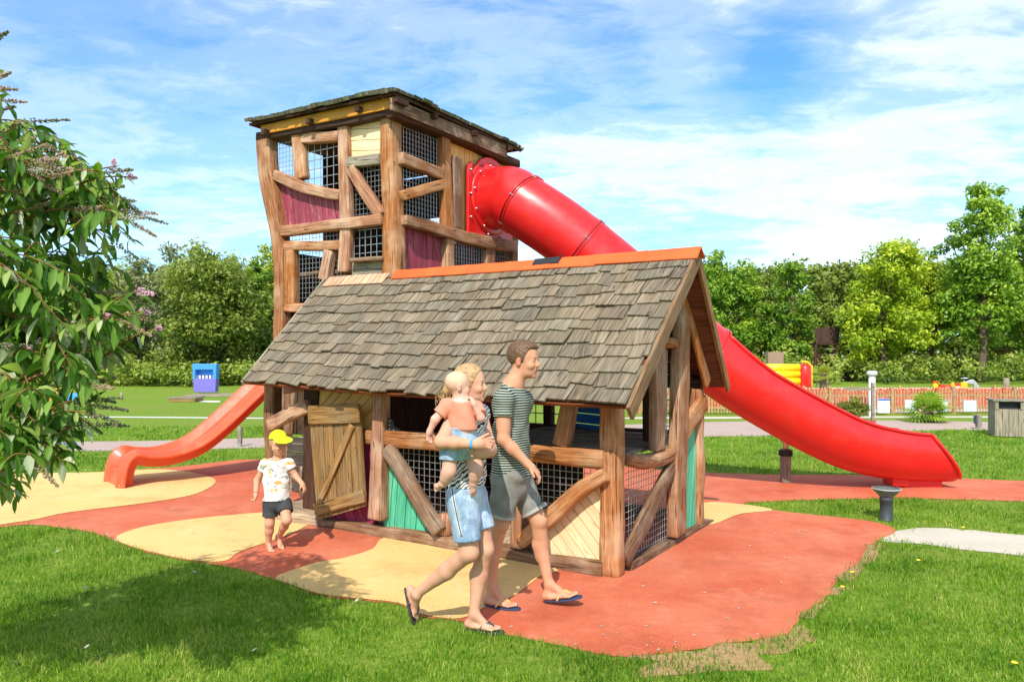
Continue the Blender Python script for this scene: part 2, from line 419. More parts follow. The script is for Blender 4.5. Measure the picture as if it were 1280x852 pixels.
# ---------------------------------------------------------------- world, sun, camera
SUN = Vector((-.2, -1.0, 1.02)).normalized()       # towards the sun
W = bpy.data.worlds.new('World'); SC.world = W; W.use_nodes = True
nt = W.node_tree; bg = nt.nodes['Background']
sky = nt.nodes.new('ShaderNodeTexSky'); sky.sky_type = 'NISHITA'; sky.sun_disc = False
sky.sun_elevation = math.asin(SUN.z); sky.sun_rotation = math.atan2(SUN.x, SUN.y)
sky.air_density = 1.0; sky.dust_density = .6; sky.ozone_density = 2.0
def wn(typ): return nt.nodes.new(typ)
tc = wn('ShaderNodeTexCoord'); sx = wn('ShaderNodeSeparateXYZ'); nt.links.new(tc.outputs['Generated'], sx.inputs[0])
def wm(op, a, b=0.0, c=0.0):
    x = wn('ShaderNodeMath'); x.operation = op
    for i, val in enumerate((a, b, c)):
        if isinstance(val, bpy.types.NodeSocket): nt.links.new(val, x.inputs[i])
        else: x.inputs[i].default_value = val
    return x.outputs[0]
zz = wm('ADD', wm('MAXIMUM', sx.outputs[2], 0.0), .12)
cx_ = wm('DIVIDE', sx.outputs[0], zz); cy_ = wm('DIVIDE', sx.outputs[1], zz)
cmb = wn('ShaderNodeCombineXYZ'); nt.links.new(cx_, cmb.inputs[0]); nt.links.new(cy_, cmb.inputs[1])
def wnoise(scale, rot, loc, sc, det, rough, dist=0):
    m = wn('ShaderNodeMapping'); nt.links.new(cmb.outputs[0], m.inputs[0])
    m.inputs['Scale'].default_value = scale; m.inputs['Rotation'].default_value = (0,0,rot); m.inputs['Location'].default_value = loc
    x = wn('ShaderNodeTexNoise'); nt.links.new(m.outputs[0], x.inputs['Vector'])
    x.inputs['Scale'].default_value = sc; x.inputs['Detail'].default_value = det; x.inputs['Roughness'].default_value = rough
    x.inputs['Distortion'].default_value = dist
    return x.outputs['Fac']
def wramp(fac, stops):
    x = wn('ShaderNodeValToRGB'); nt.links.new(fac, x.inputs[0]); cr = x.color_ramp
    while len(cr.elements) < len(stops): cr.elements.new(.5)
    for e, (p, c) in zip(cr.elements, stops): e.position = p; e.color = (c,c,c,1) if not hasattr(c,'__len__') else c
    return x.outputs[0]
n1 = wnoise((1,1.25,1), .5, (3.1,.7,0), .55, 9, .56, .35)
n2 = wnoise((.8,1.5,1), -.35, (1.3,5.2,0), 1.7, 8, .60, .5)
n3 = wnoise((1,1.3,1), .1, (7.7,2.2,0), 5.5, 9, .66, .6)
cl = wm('ADD', wm('ADD', wm('MULTIPLY', n1, .50), wm('MULTIPLY', n2, .28)), wm('MULTIPLY', n3, .24))
cov = wramp(cl, [(.38, .10), (.47, .32), (.55, .70), (.64, 1.0)])
cov.node.color_ramp.interpolation = 'EASE'
gd = Vector((330/F, 1, 363/F)).normalized(); vd = wn('ShaderNodeVectorMath'); vd.operation = 'DISTANCE'; nt.links.new(tc.outputs['Generated'], vd.inputs[0]); vd.inputs[1].default_value = gd
gn = wnoise((1,2.2,1), .2, (0,0,0), 2.6, 5, .6, .4)
gap = wramp(wm('ADD', vd.outputs['Value'], wm('MULTIPLY', gn, .16)), [(.10, .1), (.19, 1.0)])
cov = wm('MULTIPLY', cov, gap)
vd2 = wn('ShaderNodeVectorMath'); vd2.operation = 'DISTANCE'; nt.links.new(tc.outputs['Generated'], vd2.inputs[0]); vd2.inputs[1].default_value = Vector((-600/F, 1, 420/F)).normalized()
gap2 = wramp(wm('ADD', vd2.outputs['Value'], wm('MULTIPLY', gn, .3)), [(.12, .30), (.55, 1.0)])
cov = wm('MULTIPLY', cov, gap2)
mx = wn('ShaderNodeMix'); mx.data_type = 'RGBA'; nt.links.new(wm('MULTIPLY', cov, .80), mx.inputs[0])
skyg = wn('ShaderNodeMix'); skyg.data_type = 'RGBA'; skyg.blend_type = 'MULTIPLY'; skyg.inputs[0].default_value = 1.0
nt.links.new(sky.outputs[0], skyg.inputs[6]); skyg.inputs[7].default_value = (.54, 1.06, 1.36, 1)
nt.links.new(skyg.outputs[2], mx.inputs[6]); CLOUD = mx.inputs[7]; CLOUD.default_value = (8.3, 8.5, 8.8, 1)
nt.links.new(mx.outputs[2], bg.inputs[0]); bg.inputs[1].default_value = .135
sd = bpy.data.lights.new('sun', 'SUN'); sd.energy = 4.2; sd.angle = R(.55); sd.color = (1, .955, .88)
so = bpy.data.objects.new('sun', sd); COL.objects.link(so); so.rotation_euler = (-SUN).to_track_quat('-Z', 'Y').to_euler()
so.location = (0,0,30)
cd = bpy.data.cameras.new('camera'); cam = bpy.data.objects.new('camera', cd); COL.objects.link(cam)
cam.location = (0,0,CH); cam.rotation_euler = (R(90), 0, 0)
cd.sensor_width = 36; cd.lens = 36*F/1280; cd.shift_y = (CY-426)/1280; cd.clip_end = 3000; cd.clip_start = .05
SC.camera = cam
SC.view_settings.view_transform = 'Standard'; SC.view_settings.look = 'None'; SC.view_settings.gamma = 1
SC.view_settings.exposure = .42; SC.view_settings.use_curve_mapping = False
# ================================================================ GROUND
def pip(pts, poly):
    x, y = pts[:,0], pts[:,1]; ins = np.zeros(len(x), bool); n = len(poly)
    for i in range(n):
        x1, y1 = poly[i][0], poly[i][1]; x2, y2 = poly[(i+1)%n][0], poly[(i+1)%n][1]
        c = ((y1 > y) != (y2 > y)) & (x < (x2-x1)*(y-y1)/((y2-y1) if abs(y2-y1) > 1e-12 else 1e-12)+x1)
        ins ^= c
    return ins
def sheet(name, pix, z, mat, k=4, jit=0, world=False):
    P = [Vector((p[0], p[1], 0)) for p in pix] if world else [G(*p) for p in pix]
    P = crom(P, k, True) if k else P
    if jit: P = [p+Vector((noise.noise(p*6)*jit, noise.noise(p*6+Vector((9,9,9)))*jit, 0)) for p in P]
    tri = geometry.tessellate_polygon([[(p.x, p.y, 0) for p in P]])
    vs = [(p.x, p.y, z) for p in P]; fs = []
    for t in tri:
        a, b, c = [Vector(vs[i]) for i in t]
        fs.append(list(t) if (b-a).cross(c-a).z > 0 else list(reversed(t)))
    o = mesh_obj(name, vs, fs, mat, origin=(0,0,0)); tag(o, kind='structure'); return P, o
me = MB(); me.add([(-400,-30,0),(400,-30,0),(400,700,0),(-400,700,0)], [(0,1,2,3)])
tag(me.build('ground', M['lawn'], origin=(0,0,0)), kind='structure')
red_pix = [(-160,592),(0,592),(120,590),(167,587),(225,583),(278,577),(326,574),(600,572),(890,591),(1100,594),(1280,601),(1600,612),
 (1600,640),(1280,627),(1180,624),(1100,623),(1000,625),(930,629),(965,637),(1030,645),(1085,651),(1117,660),(1115,668),(1085,683),(1075,700),(1045,725),(1035,745),(1002,770),(985,792),
 (940,800),(900,806),(865,812),(830,817),(765,820),(720,811),(685,804),(640,795),(610,786),(580,777),(525,770),(500,756),(450,750),(400,744),(350,727),(300,712),(240,702),(200,694),(165,684),(120,667),(75,660),(30,656),(-160,668)]
RED, _ = sheet('rubber_ground', red_pix, .005, M['rred'], 4, .03)
YEL = []
for pix in ([(-160,592),(0,592),(120,590.5),(167,588),(205,587),(240,591),(268,599),(263,609),(236,620),(175,630),(85,641),(15,654),(-160,667)],
            [(145,673),(165,663),(200,655),(260,647),(327,641),(362,640),(398,654),(385,657),(365,667),(335,678),(300,690),(280,702),(240,701),(200,693),(165,684)],
            [(345,722),(391,705),(430,698),(465,687),(489,672),(600,690),(694,711),(675,721),(643,745),(611,757),(575,774),(525,768),(500,755),(450,749),(400,743),(360,730)],
            [(880,629),(930,631),(966,638),(925,643),(890,656),(870,650)]):
    YEL.append(sheet('sand_rubber_ground', pix, .010, M['ryel'], 5)[0])
DIRT, _ = sheet('dirt', [(740,812),(800,818),(860,812),(940,800),(985,788),(1012,788),(1005,806),(960,820),(955,836),(900,842),(850,848),(800,842),(815,828)], .003, M['dirt'], 4, .12)
DIRT2, _ = sheet('dirt', [(1040,735),(1050,715),(1080,688),(1100,676),(1098,690),(1075,712),(1060,735),(1040,752),(1018,772),(1010,765)], .003, M['dirt'], 4, .1)
SAND, _ = sheet('sand', [(1108,668),(1135,662),(1200,661),(1300,672),(1500,690),(1500,716),(1300,696),(1230,689),(1150,680),(1105,676)], .004, M['sand'], 4, .1)
PATH, _ = sheet('path', [(-700,559),(-200,553.5),(120,551.5),(326,547.5),(500,542),(700,534),(860,528),(980,525.5),(1100,525),(1280,528),(1600,533),(1900,538),(1900,547),(1500,540),(1280,537),(1180,537.5),(1080,541),(980,544.5),(880,546),(700,552),(500,557),(326,560),(120,563.5),(-200,569),(-700,578)], .004, M['path'], 4, .08)
sheet('sand_path', [(800,521),(1000,520.5),(1280,520),(1700,522),(1700,525),(1280,522),(1000,522.5),(800,523.5)], .003, M['sand'], 3, .1)
sheet('sports_line', [(-300,521.4),(140,520.4),(345,522.2),(345,523.3),(140,521.5),(-300,522.5)], .004, M['chalk'], 0)
sheet('sports_line', [(250,500.5),(275,501),(272,502.5),(250,502)], .004, M['chalk'], 2)
sheet('sand_playground', [(960,513),(1300,513),(1600,513),(1600,485),(1200,484),(960,486)], .002, M['sand'], 2)
# ------------- grass blades (dense near, thinner farther)
def grass(name, xr, yr, n, hmin, hmax, wd, seed, dens=None):
    rg = np.random.default_rng(seed)
    y0, y1 = yr
    u = rg.random(n); Y = y0*(y1/y0)**u            # more near the camera
    X = (rg.random(n)*2-1)*Y*.72+0*Y
    P = np.stack([X, Y], 1)
    # clumping
    nz = np.array([noise.noise(Vector((x*2.3, y*2.3, 3))) for x, y in P[::1]]) if n < 400000 else np.zeros(n)
    keep = rg.random(n) < (.62+nz*.8)
    def inside(poly, amt):
        Q = P.copy(); return pip(Q, [(p.x, p.y) for p in poly])
    j = rg.normal(0, .02, P.shape); P2 = P+j
    bad = pip(P2, [(p.x, p.y) for p in RED])
    P3 = P+rg.normal(0, .055, P.shape)
    for poly in (SAND, PATH): bad |= pip(P3, [(p.x, p.y) for p in poly])
    for poly in (DIRT, DIRT2): bad |= pip(P+rg.normal(0, .16, P.shape), [(p.x, p.y) for p in poly]) & (rg.random(n) < .82)
    keep &= ~bad; P = P[keep]; Y = Y[keep]; nz = nz[keep]; m = len(P)
    h = rg.uniform(hmin, hmax, m)*(1+.35*nz)*(1+(Y-4)*.03)
    a = rg.uniform(0, 2*np.pi, m); lean = rg.uniform(.1, .9, m); wv = wd*rg.uniform(.6, 1.3, m)*np.maximum(1, Y/5.5)
    dx, dy = np.cos(a), np.sin(a); la = rg.uniform(0, 2*np.pi, m); lx, ly = np.cos(la)*lean, np.sin(la)*lean
    v = np.zeros((m, 5, 3))
    v[:,0] = np.stack([P[:,0]-dx*wv, P[:,1]-dy*wv, np.zeros(m)], 1)
    v[:,1] = np.stack([P[:,0]+dx*wv, P[:,1]+dy*wv, np.zeros(m)], 1)
    v[:,2] = np.stack([P[:,0]+dx*wv*.8+lx*h*.35, P[:,1]+dy*wv*.8+ly*h*.35, h*.6], 1)
    v[:,3] = np.stack([P[:,0]-dx*wv*.8+lx*h*.35, P[:,1]-dy*wv*.8+ly*h*.35, h*.6], 1)
    v[:,4] = np.stack([P[:,0]+lx*h, P[:,1]+ly*h, h*(1-.25*lean)], 1)
    b = np.arange(m)[:,None]*5
    tri = np.concatenate([b+np.array([0,1,2]), b+np.array([0,2,3]), b+np.array([3,2,4])])
    big = np.array([noise.noise(Vector((x*.8, y*.8, 11)))+.7*noise.noise(Vector((x*4, y*4, 5))) for x, y in P])
    c = np.clip(rg.normal(.42, .2, m)+big*.35+.25*(rg.random(m) < .05), 0, 1); col = np.repeat(np.stack([c, c, c], 1), 5, 0)
    o = mesh_obj(name, v.reshape(-1,3), tri, M['blade'], origin=(0,0,0), c=col)
    return o
go = grass('grass', None, (3.4, 17.5), 360000, .022, .05, .0022, 5)
tag(go, 'short green lawn grass around the rubber play surface', 'grass', kind='stuff')
# yellow dandelion flowers, litter leaves
def scatter_small():
    mb = MB()
    for (px, py) in ((1065,721),(1148,706),(1061,658),(1053,740),(1268,837),(1204,664),(1040,722),(905,700)):
        p = G(px, py)
        if pip(np.array([[p.x, p.y]]), [(q.x, q.y) for q in RED])[0]: continue
        f = MB(); f.lathe([(.0,.045),(.012,.047),(.017,.043),(.0,.036)], p, 8, (.9,.7,.02)); f.tube([p, p+V(.003,0,.04)], .0015, 5, True, (.1,.25,.03))
        tag(f.build('dandelion', M['tint']), 'yellow dandelion flower in the lawn right of the rubber surface', 'flower', 'dandelions in the lawn')
    for (px, py) in ((72,695),(145,682),(248,706),(243,722),(107,742),(318,822),(108,818),(20,838),(134,673),(240,668),(446,758)):
        p = G(px, py)+V(0,0,.045); a = random.random()*6
        f = MB(); d = V(math.cos(a), math.sin(a), .2)*.022; e = V(-math.sin(a), math.cos(a), .1)*.012
        f.add([p-d, p+e, p+d+V(0,0,.01), p-e, p+V(0,0,.012)], [(0,1,4),(1,2,4),(2,3,4),(3,0,4)], None, (.42,.38,.26))
        tag(f.build('fallen_leaf', M['tint']), 'small pale dry leaf lying on the shaded grass in the left foreground', 'leaf', 'dry leaves on the grass')
scatter_small()
def debris():
    mb = MB(); n = 0
    while n < 60:
        p = G(random.uniform(560,1100), random.uniform(640,815)) if random.random() < .85 else G(random.uniform(150,560), random.uniform(600,720))
        if not pip(np.array([[p.x, p.y]]), [(q.x, q.y) for q in RED])[0]: continue
        if (p-HC).dot(HU) > -.05 and -.02 < (p-HC).dot(HV) < 2.3: continue
        s = random.uniform(.003, .009); a = random.random()*6; g = random.uniform(.35,.6)
        mb.box(p+V(0,0,.011), V(math.cos(a),math.sin(a),0)*s*random.uniform(.6,1.6), V(-math.sin(a),math.cos(a),0)*s*.7, V(0,0,.0015), None, (g,g*.93,g*.84)); n += 1
    tag(mb.build('debris', M['tint']), 'scattered pale crumbs and leaf bits on the red rubber surface', 'debris', kind='stuff')
debris()
# ================================================================ PLAYHOUSE
H = thing('playhouse', 'wooden playhouse with a big grey shingled roof, orange ridge and painted plank panels', 'playhouse', hp(2.0, 1.0, 0))
nF = -HV; nG = -HU    # outward normals: front, gable
def part(mb, name, mat, par, **kw): return mb.build(name, M[mat] if isinstance(mat, str) else mat, par, **kw)
def flog(name, pix, wpx, d=.1, t=0.0, mat='log', par=None, wav=.006, rnd=.24, plane=None, nrm=None, label=None):
    """log in a plane; pix = pixel points, wpx = width in pixels at each"""
    plane = plane or (lambda x, y: FR(x, y, t)); nrm = nrm or nF
    P = [plane(*p) for p in pix]
    if not hasattr(wpx, '__len__'): wpx = [wpx]*len(P)
    ws = []
    for i, (p, w) in enumerate(zip(pix, wpx)):
        j = i+1 if i+1 < len(pix) else i-1
        dx, dy = pix[j][0]-p[0], pix[j][1]-p[1]; L = math.hypot(dx, dy); ox, oy = -dy/L*w/2, dx/L*w/2
        A = plane(p[0]+ox, p[1]+oy); B = plane(p[0]-ox, p[1]-oy)
        dr = (P[j]-P[i]).normalized(); ab = A-B; ws.append(max(.02, (ab-dr*ab.dot(dr)).length))
    mb = MB(); log(mb, P, ws, d, nrm, wav, rnd)
    o = part(mb, name, mat, par or H, smooth=True)
    if label: o['label'] = label
    return o
# --- front wall
def vlog(name, s, t, z0, z1, w, d, mat='log', par=None, nrm=None, lean=(0,0), wav=.006, rnd=.4):
    mb = MB(); a = hp(s, t, z0); b = hp(s+lean[0], t+lean[1], z1); m = (a+b)/2
    log(mb, [a, m, b], w, d, nrm or nF, wav, rnd); return part(mb, name, mat, par or H, smooth=True)
vlog('corner_post', .055, .075, 0, 1.36, .17, .17, 'log', wav=.012, rnd=.55)
flog('beam', [(483,547),(551,553),(620,561),(690,568),(757,574)], [21,22,22,23,26], .12, .02, wav=.009, rnd=.55)
flog('beam', [(448,545),(470,546.5)], 17, .10, .02)
flog('sill', [(396,652),(483,664),(562,676.5),(640,692),(700,703),(757,711.5)], [13,15,15,17,19,20], .16, .04, 'logdark', wav=.008)
flog('post', [(476.5,488),(475,560),(472.5,648)], [13,15,17], .12, -.005, wav=.008)
flog('post', [(713,503),(702.5,556)], [17,18], .11, .03)
flog('post', [(558,641),(558,668)], 12, .10, .03)
flog('post', [(649,585),(649,622),(648.5,684)], 15, .10, .03)
flog('brace', [(484,560),(500,585),(525,624),(550,664)], [15,17,17,15], .11, -.055, 'logdark', wav=.012, rnd=.7)
flog('brace', [(758,592),(726,612),(690,644),(652,677)], [18,21,21,18], .11, -.03, wav=.006, rnd=.4)
def fpan(name, pix, mat, along, pw=.085, t=.05, plane=None, nrm=None, th=.018, par=None, **kw):
    plane = plane or (lambda x, y: FR(x, y, t)); nrm = nrm or nF
    P = [plane(*p) for p in pix]; mb = MB(); d = plane(*along[1])-plane(*along[0])
    planks(mb, P, nrm, d, pw, th=th, **kw); return part(mb, name, mat, par or H)
fpan('plank_panel', [(483,575),(479,657),(550,668),(547,655),(493,572)], 'pgreen', ((500,600),(496,650)), .062)
fpan('plank_panel', [(762,596),(684,655),(680,692),(762,708)], 'pcream', ((690,640),(731,698)), .085)
fpan('plank_panel', [(398,480),(474,488),(473,548),(398,540)], 'pyel', ((420,520),(450,485)), .09)
fpan('plank_panel', [(398,550),(472,556),(468,655),(398,648)], 'pmag', ((460,580),(452,560)), .13)
def fgrille(pix, sp, r, t=.085, plane=None, nrm=None, mat='wire', par=None):
    plane = plane or (lambda x, y: FR(x, y, t)); mb = MB()
    grille(mb, [plane(*p) for p in pix], nrm or nF, sp, r); return part(mb, 'wire_grille', mat, par or H)
fgrille([(486,556),(560,562),(560,672),(486,660)], .062, .0032)
fgrille([(650,575),(758,584),(758,710),(650,690)], .055, .003, .095)
# bracket by the left window
mb = MB(); a = FR(485, 522, -.0)
P = [FR(484.5,522,-.01), FR(490,524,-.01), FR(493,533,-.01), FR(500,537,-.01), FR(500,541,-.01), FR(484.5,540,-.01)]
mb.prism(P, nF, .012); part(mb, 'angle_bracket', 'black', H)
for q in ((487,526),(487,531),(487,536),(492,537.5)):
    mb = MB(); mb.lathe([(0,.006),(.006,.004),(.008,0)], FR(*q, -.01), 8, None, nF); part(mb, 'bolt', 'steel', H)
# --- left doorway
vlog('corner_post', 3.965, .06, 0, 1.38, .15, .15, 'logdark', wav=.01)
flog('brace', [(337,532),(360,519),(386,507)], [15,16,17], .08, -.06, 'log')
mb = MB(); mb.tube([FR(382,478,.12), FR(382,560,.12), FR(378,612,.12)], .018, 8); part(mb, 'pipe', 'black', H, smooth=True)
flog('door_post', [(394,478),(392,560),(390,640)], [17,16,15], .12, .08, 'dark')
flog('short_post', [(384,583),(383,620)], 11, .1, .2, 'logdark')
flog('rail', [(357,486),(400,478)], 12, .08, .3, 'log')
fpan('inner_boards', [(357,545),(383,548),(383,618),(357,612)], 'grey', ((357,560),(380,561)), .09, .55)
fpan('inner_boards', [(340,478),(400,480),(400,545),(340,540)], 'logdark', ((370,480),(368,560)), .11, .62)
# floor step
mb = MB()
planks(mb, [hp(3.85,-.05,.135), hp(3.85,.9,.135), hp(3.15,.9,.135), hp(3.15,-.05,.135)], V(0,0,1), HU, .12, th=.03)
part(mb, 'door_step_boards', 'step', H)
mb = MB(); log(mb, [hp(3.86,-.02,.055), hp(3.5,-.03,.055), hp(3.16,-.02,.055)], .11, .11, V(0,0,1), .006); part(mb, 'door_step', 'step', H, smooth=True)
# --- door, folded open against the wall (hinge on the left)
dh = [FR(385,506,-.10), FR(448,504,-.13), FR(457,633,-.13), FR(396,651,-.08)]
dn = (dh[1]-dh[0]).cross(dh[3]-dh[0]).normalized()
if dn.y > 0: dn = -dn
def dpt(px, py, off=0): return ray(px, py, dh[0]+dn*off, dn)
mb = MB(); planks(mb, [dpt(386,507), dpt(448,505), dpt(457,632), dpt(397,650)], dn, dpt(395,640)-dpt(387,507), .075, th=.022, v=.12)
dr = part(mb, 'door', 'door', H)
def dlog(name, pix, wpx, off=.018, d=.03):
    P = [dpt(*p, off) for p in pix]; mb = MB(); s = 1/ (F/P[0].y)
    log(mb, P, [w*s for w in wpx], d, dn, .002, .25); o = part(mb, name, 'door', dr, smooth=True)
    return o
dlog('top_rail', [(386,518.5),(449,516)], [24,23]); dlog('bottom_rail', [(394,637),(455,619.5)], [15,15]); dlog('diagonal_brace', [(399,629),(420,580),(440,531)], [8,9,9], .016)
for q in ((444,560),(441,606),(392,512),(392,524)):
    mb = MB(); mb.lathe([(0,.004),(.007,.004),(.008,0)], dpt(*q, .034), 8, None, dn); part(mb, 'bolt_head', 'black', dr)
# --- gable wall
def glog(name, pix, wpx, d=.09, s=0.0, mat='log', **kw): return flog(name, pix, wpx, d, mat=mat, plane=lambda x, y: GB(x, y, s), nrm=nG, **kw)
glog('post', [(821.5,430),(822,500),(822,562)], [13,13,12], .08)
glog('post', [(853,370),(851,450),(847,560),(846.5,668)], [11,13,13,13], .1, -.03, wav=.01)
glog('curved_brace', [(853,370),(864,402),(872,436),(884,478)], [7,7,8,9], .06, -.06, wav=.004, rnd=.7)
vlog('corner_post', .05, 2.03, 0, 1.36, .13, .13, 'log', wav=.012)
glog('short_log', [(826,427),(853,431)], [15,13], .10, -.01, rnd=.9)
glog('brace', [(853,543),(866,521),(880,503)], [15,15,14], .07, 0)
glog('beam', [(783,576),(800,577),(825,571),(849,560)], [15,18,17,13], .11, -.01, wav=.012, rnd=.7)
glog('brace', [(781,700),(800,662),(822,615),(847,573)], [12,14,14,12], .07, -.02, 'logdark', wav=.01, rnd=.6)
glog('sill', [(781,712),(815,693),(850,674.5),(885,656)], [19,17,15,13], .13, .02, 'logdark')
fpan('plank_panel', [(848,545),(878,502),(878,662),(846,676)], 'pgreen', ((860,655),(868,540)), .11, plane=lambda x, y: GB(x, y, .04), nrm=nG)
fgrille([(782,575),(849,562),(848,675),(782,708)], .052, .0028, plane=lambda x, y: GB(x, y, .03), nrm=nG)
fgrille([(827,436),(849,440),(848,560),(827,560)], .115, .004, plane=lambda x, y: GB(x, y, .03), nrm=nG)
flog('inner_post', [(812,430),(811,560)], 8, .08, mat='dark', plane=lambda x, y: GB(x, y, .25), nrm=nG)
mb = MB(); planks(mb, [hp(.3,1.22,1.38), hp(.3,1.1,2.35), hp(.3,1.95,1.38)], nG, HV, .1); part(mb, 'gable_boards', 'dark', H)
glog('beam', [(853,480),(880,479)], [8,8], .06, .2, 'grey')
# --- back wall and interior
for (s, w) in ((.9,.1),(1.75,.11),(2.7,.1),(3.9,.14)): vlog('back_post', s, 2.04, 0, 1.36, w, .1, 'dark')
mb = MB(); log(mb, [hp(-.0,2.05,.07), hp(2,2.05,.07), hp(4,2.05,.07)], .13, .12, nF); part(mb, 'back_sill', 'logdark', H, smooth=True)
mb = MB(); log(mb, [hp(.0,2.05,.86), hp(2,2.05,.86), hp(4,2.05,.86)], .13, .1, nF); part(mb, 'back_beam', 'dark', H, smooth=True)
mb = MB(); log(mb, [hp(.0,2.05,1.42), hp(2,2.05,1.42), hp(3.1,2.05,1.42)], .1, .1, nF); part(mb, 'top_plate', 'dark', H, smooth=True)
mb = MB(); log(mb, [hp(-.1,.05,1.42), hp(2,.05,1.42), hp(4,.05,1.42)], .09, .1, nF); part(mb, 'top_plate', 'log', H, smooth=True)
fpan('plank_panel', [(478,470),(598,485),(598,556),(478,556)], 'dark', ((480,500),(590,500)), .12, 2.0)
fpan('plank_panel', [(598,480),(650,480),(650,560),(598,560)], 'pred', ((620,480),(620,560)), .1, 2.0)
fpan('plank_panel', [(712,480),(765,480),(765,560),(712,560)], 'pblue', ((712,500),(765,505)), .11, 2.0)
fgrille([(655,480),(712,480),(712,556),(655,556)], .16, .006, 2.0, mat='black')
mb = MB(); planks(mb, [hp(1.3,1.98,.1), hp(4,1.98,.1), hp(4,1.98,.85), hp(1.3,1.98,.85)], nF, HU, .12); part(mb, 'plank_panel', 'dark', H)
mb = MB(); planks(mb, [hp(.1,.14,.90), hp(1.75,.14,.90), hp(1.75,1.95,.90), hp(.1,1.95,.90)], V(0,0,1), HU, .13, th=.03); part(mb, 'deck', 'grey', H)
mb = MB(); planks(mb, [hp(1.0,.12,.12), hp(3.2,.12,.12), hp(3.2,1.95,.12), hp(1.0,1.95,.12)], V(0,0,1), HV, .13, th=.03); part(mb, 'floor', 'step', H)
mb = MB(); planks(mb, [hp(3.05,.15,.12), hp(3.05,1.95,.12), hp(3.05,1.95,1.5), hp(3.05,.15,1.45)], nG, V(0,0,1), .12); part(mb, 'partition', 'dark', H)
mb = MB(); mb.lathe([(.12,0),(.12,.035),(.1,.04),(0,.04)], hp(1.2,.45,.90), 20); part(mb, 'stool_top', 'dark', H)
# --- roof
RF = dict(e0=(-.277,-.375,1.345), e1=(3.98,-.30,1.425), r0=(-.277,1.05,2.585), r1=(4.23,1.05,2.60))
def roofpt(a, b, lift=0):      # a 0..1 gable->left, b 0..1 eave->ridge
    e = Vector(RF['e0']).lerp(Vector(RF['e1']), a); r = Vector(RF['r0']).lerp(Vector(RF['r1']), a)
    e.z -= .022*math.sin(math.pi*a); r.z -= .012*math.sin(math.pi*min(1, a))
    q = e.lerp(r, b); nrm = (HV*(-(RF['r0'][2]-RF['e0'][2]))+V(0,0,1)*(RF['r0'][1]-RF['e0'][1])).normalized()
    w = .008*noise.noise(Vector((q.x*1.5, q.y*1.5, 7)))
    return hp(*q)+nrm*(lift+w)
RB = dict(e0=(-.20,2.18,1.40), e1=(3.12,2.25,1.38), r0=(-.277,1.05,2.585), r1=(3.12,1.05,2.595))
def roofptB(a, b, lift=0):
    e = Vector(RB['e0']).lerp(Vector(RB['e1']), a); r = Vector(RB['r0']).lerp(Vector(RB['r1']), a)
    q = e.lerp(r, b); nrm = (HV*1.225+V(0,0,1)*1.2).normalized()
    return hp(*q)+nrm*lift
def shingles(mb, fn, La, Lb, row=.166, w0=.105, w1=.24, cols=None, skip=None, th=.017, bmax=1.0, var=.2, rag=1.0):
    nr = int(bmax*Lb/row)+1
    for r in range(nr+1):
        a = -random.random()*w0/La; b = (r*row)/Lb-.012/Lb
        rowt = random.uniform(-.01,.01)
        while a < 1:
            w = random.uniform(w0, w1)/La; a1 = min(1.0, a+w); a0 = max(0.0, a)
            if a1-a0 < .03/La: a += w; continue
            dr = random.gauss(0, .015*rag)/Lb; dl = random.gauss(0, .007*rag)/Lb
            b0 = b+rowt/Lb+dr; b1 = min(bmax, b0+(row*1.7)/Lb)
            if skip and skip((a0+a1)/2, (b0+b1)/2): a += w; continue
            if b1-b0 < .03/Lb: a += w; continue
            g = .003/La; lf = random.uniform(0, .006)*rag+(.012 if random.random() < .06 else 0)
            sk = random.gauss(0, .006)/La
            f = random.uniform(1-var, 1+var); wm_ = random.uniform(-.04, .05); cc = (f*(1+wm_), f, f*(1-wm_))
            t0 = .012+lf+th
            q = [fn(a0+g+sk, b0-dl, t0), fn(a1-g+sk, b0+dl, t0), fn(a1-g, b1, .004), fn(a0+g, b1, .004),
                 fn(a0+g+sk, b0-dl, t0-th), fn(a1-g+sk, b0+dl, t0-th), fn(a1-g, b1, -.008), fn(a0+g, b1, -.008)]
            rr = Vector((random.random()*50, random.random()*50, random.random()*50)); o = q[0]
            al = (q[3]-q[0]).normalized(); ac = (q[1]-q[0]).normalized()
            gs = [rr+Vector(((p-o).dot(al), (p-o).dot(ac), 0)) for p in q]
            mb.add(q, [(0,1,2,3),(7,6,5,4),(0,4,5,1),(1,5,6,2),(2,6,7,3),(3,7,4,0)], gs, cc)
            a += w
RL = 4.35; RS = 1.9
mb = MB(); shingles(mb, roofpt, RL, RS, skip=lambda a, b: a > .79 and b > .93)
roof = part(mb, 'roof_shingles', 'shingle', H)
mb = MB(); shingles(mb, roofptB, 3.4, 1.7); part(mb, 'roof_shingles', 'shingle', H)
# decks under the shingles: boards running along the ridge
def deck(fn, la, lb, na, name, mat, off0=-.012, off1=-.036, rows=14, a_lo=0.0):
    mb = MB()
    for r in range(rows):
        b0, b1 = r/rows, (r+1)/rows-.006/lb; f = random.uniform(.88,1.12)
        for i in range(na):
            a0, a1 = a_lo+(1-a_lo)*i/na, a_lo+(1-a_lo)*(i+1)/na
            q = [fn(a0,b0,off0), fn(a1,b0,off0), fn(a1,b1,off0), fn(a0,b1,off0), fn(a0,b0,off1), fn(a1,b0,off1), fn(a1,b1,off1), fn(a0,b1,off1)]
            gs = [Vector((r*3.1+a*la, b*lb, 0)) for a, b in ((a0,b0),(a1,b0),(a1,b1),(a0,b1))]*2
            mb.add(q, [(0,1,2,3),(7,6,5,4),(0,4,5,1),(1,5,6,2),(2,6,7,3),(3,7,4,0)], gs, (f,f,f))
    return part(mb, name, mat, H)
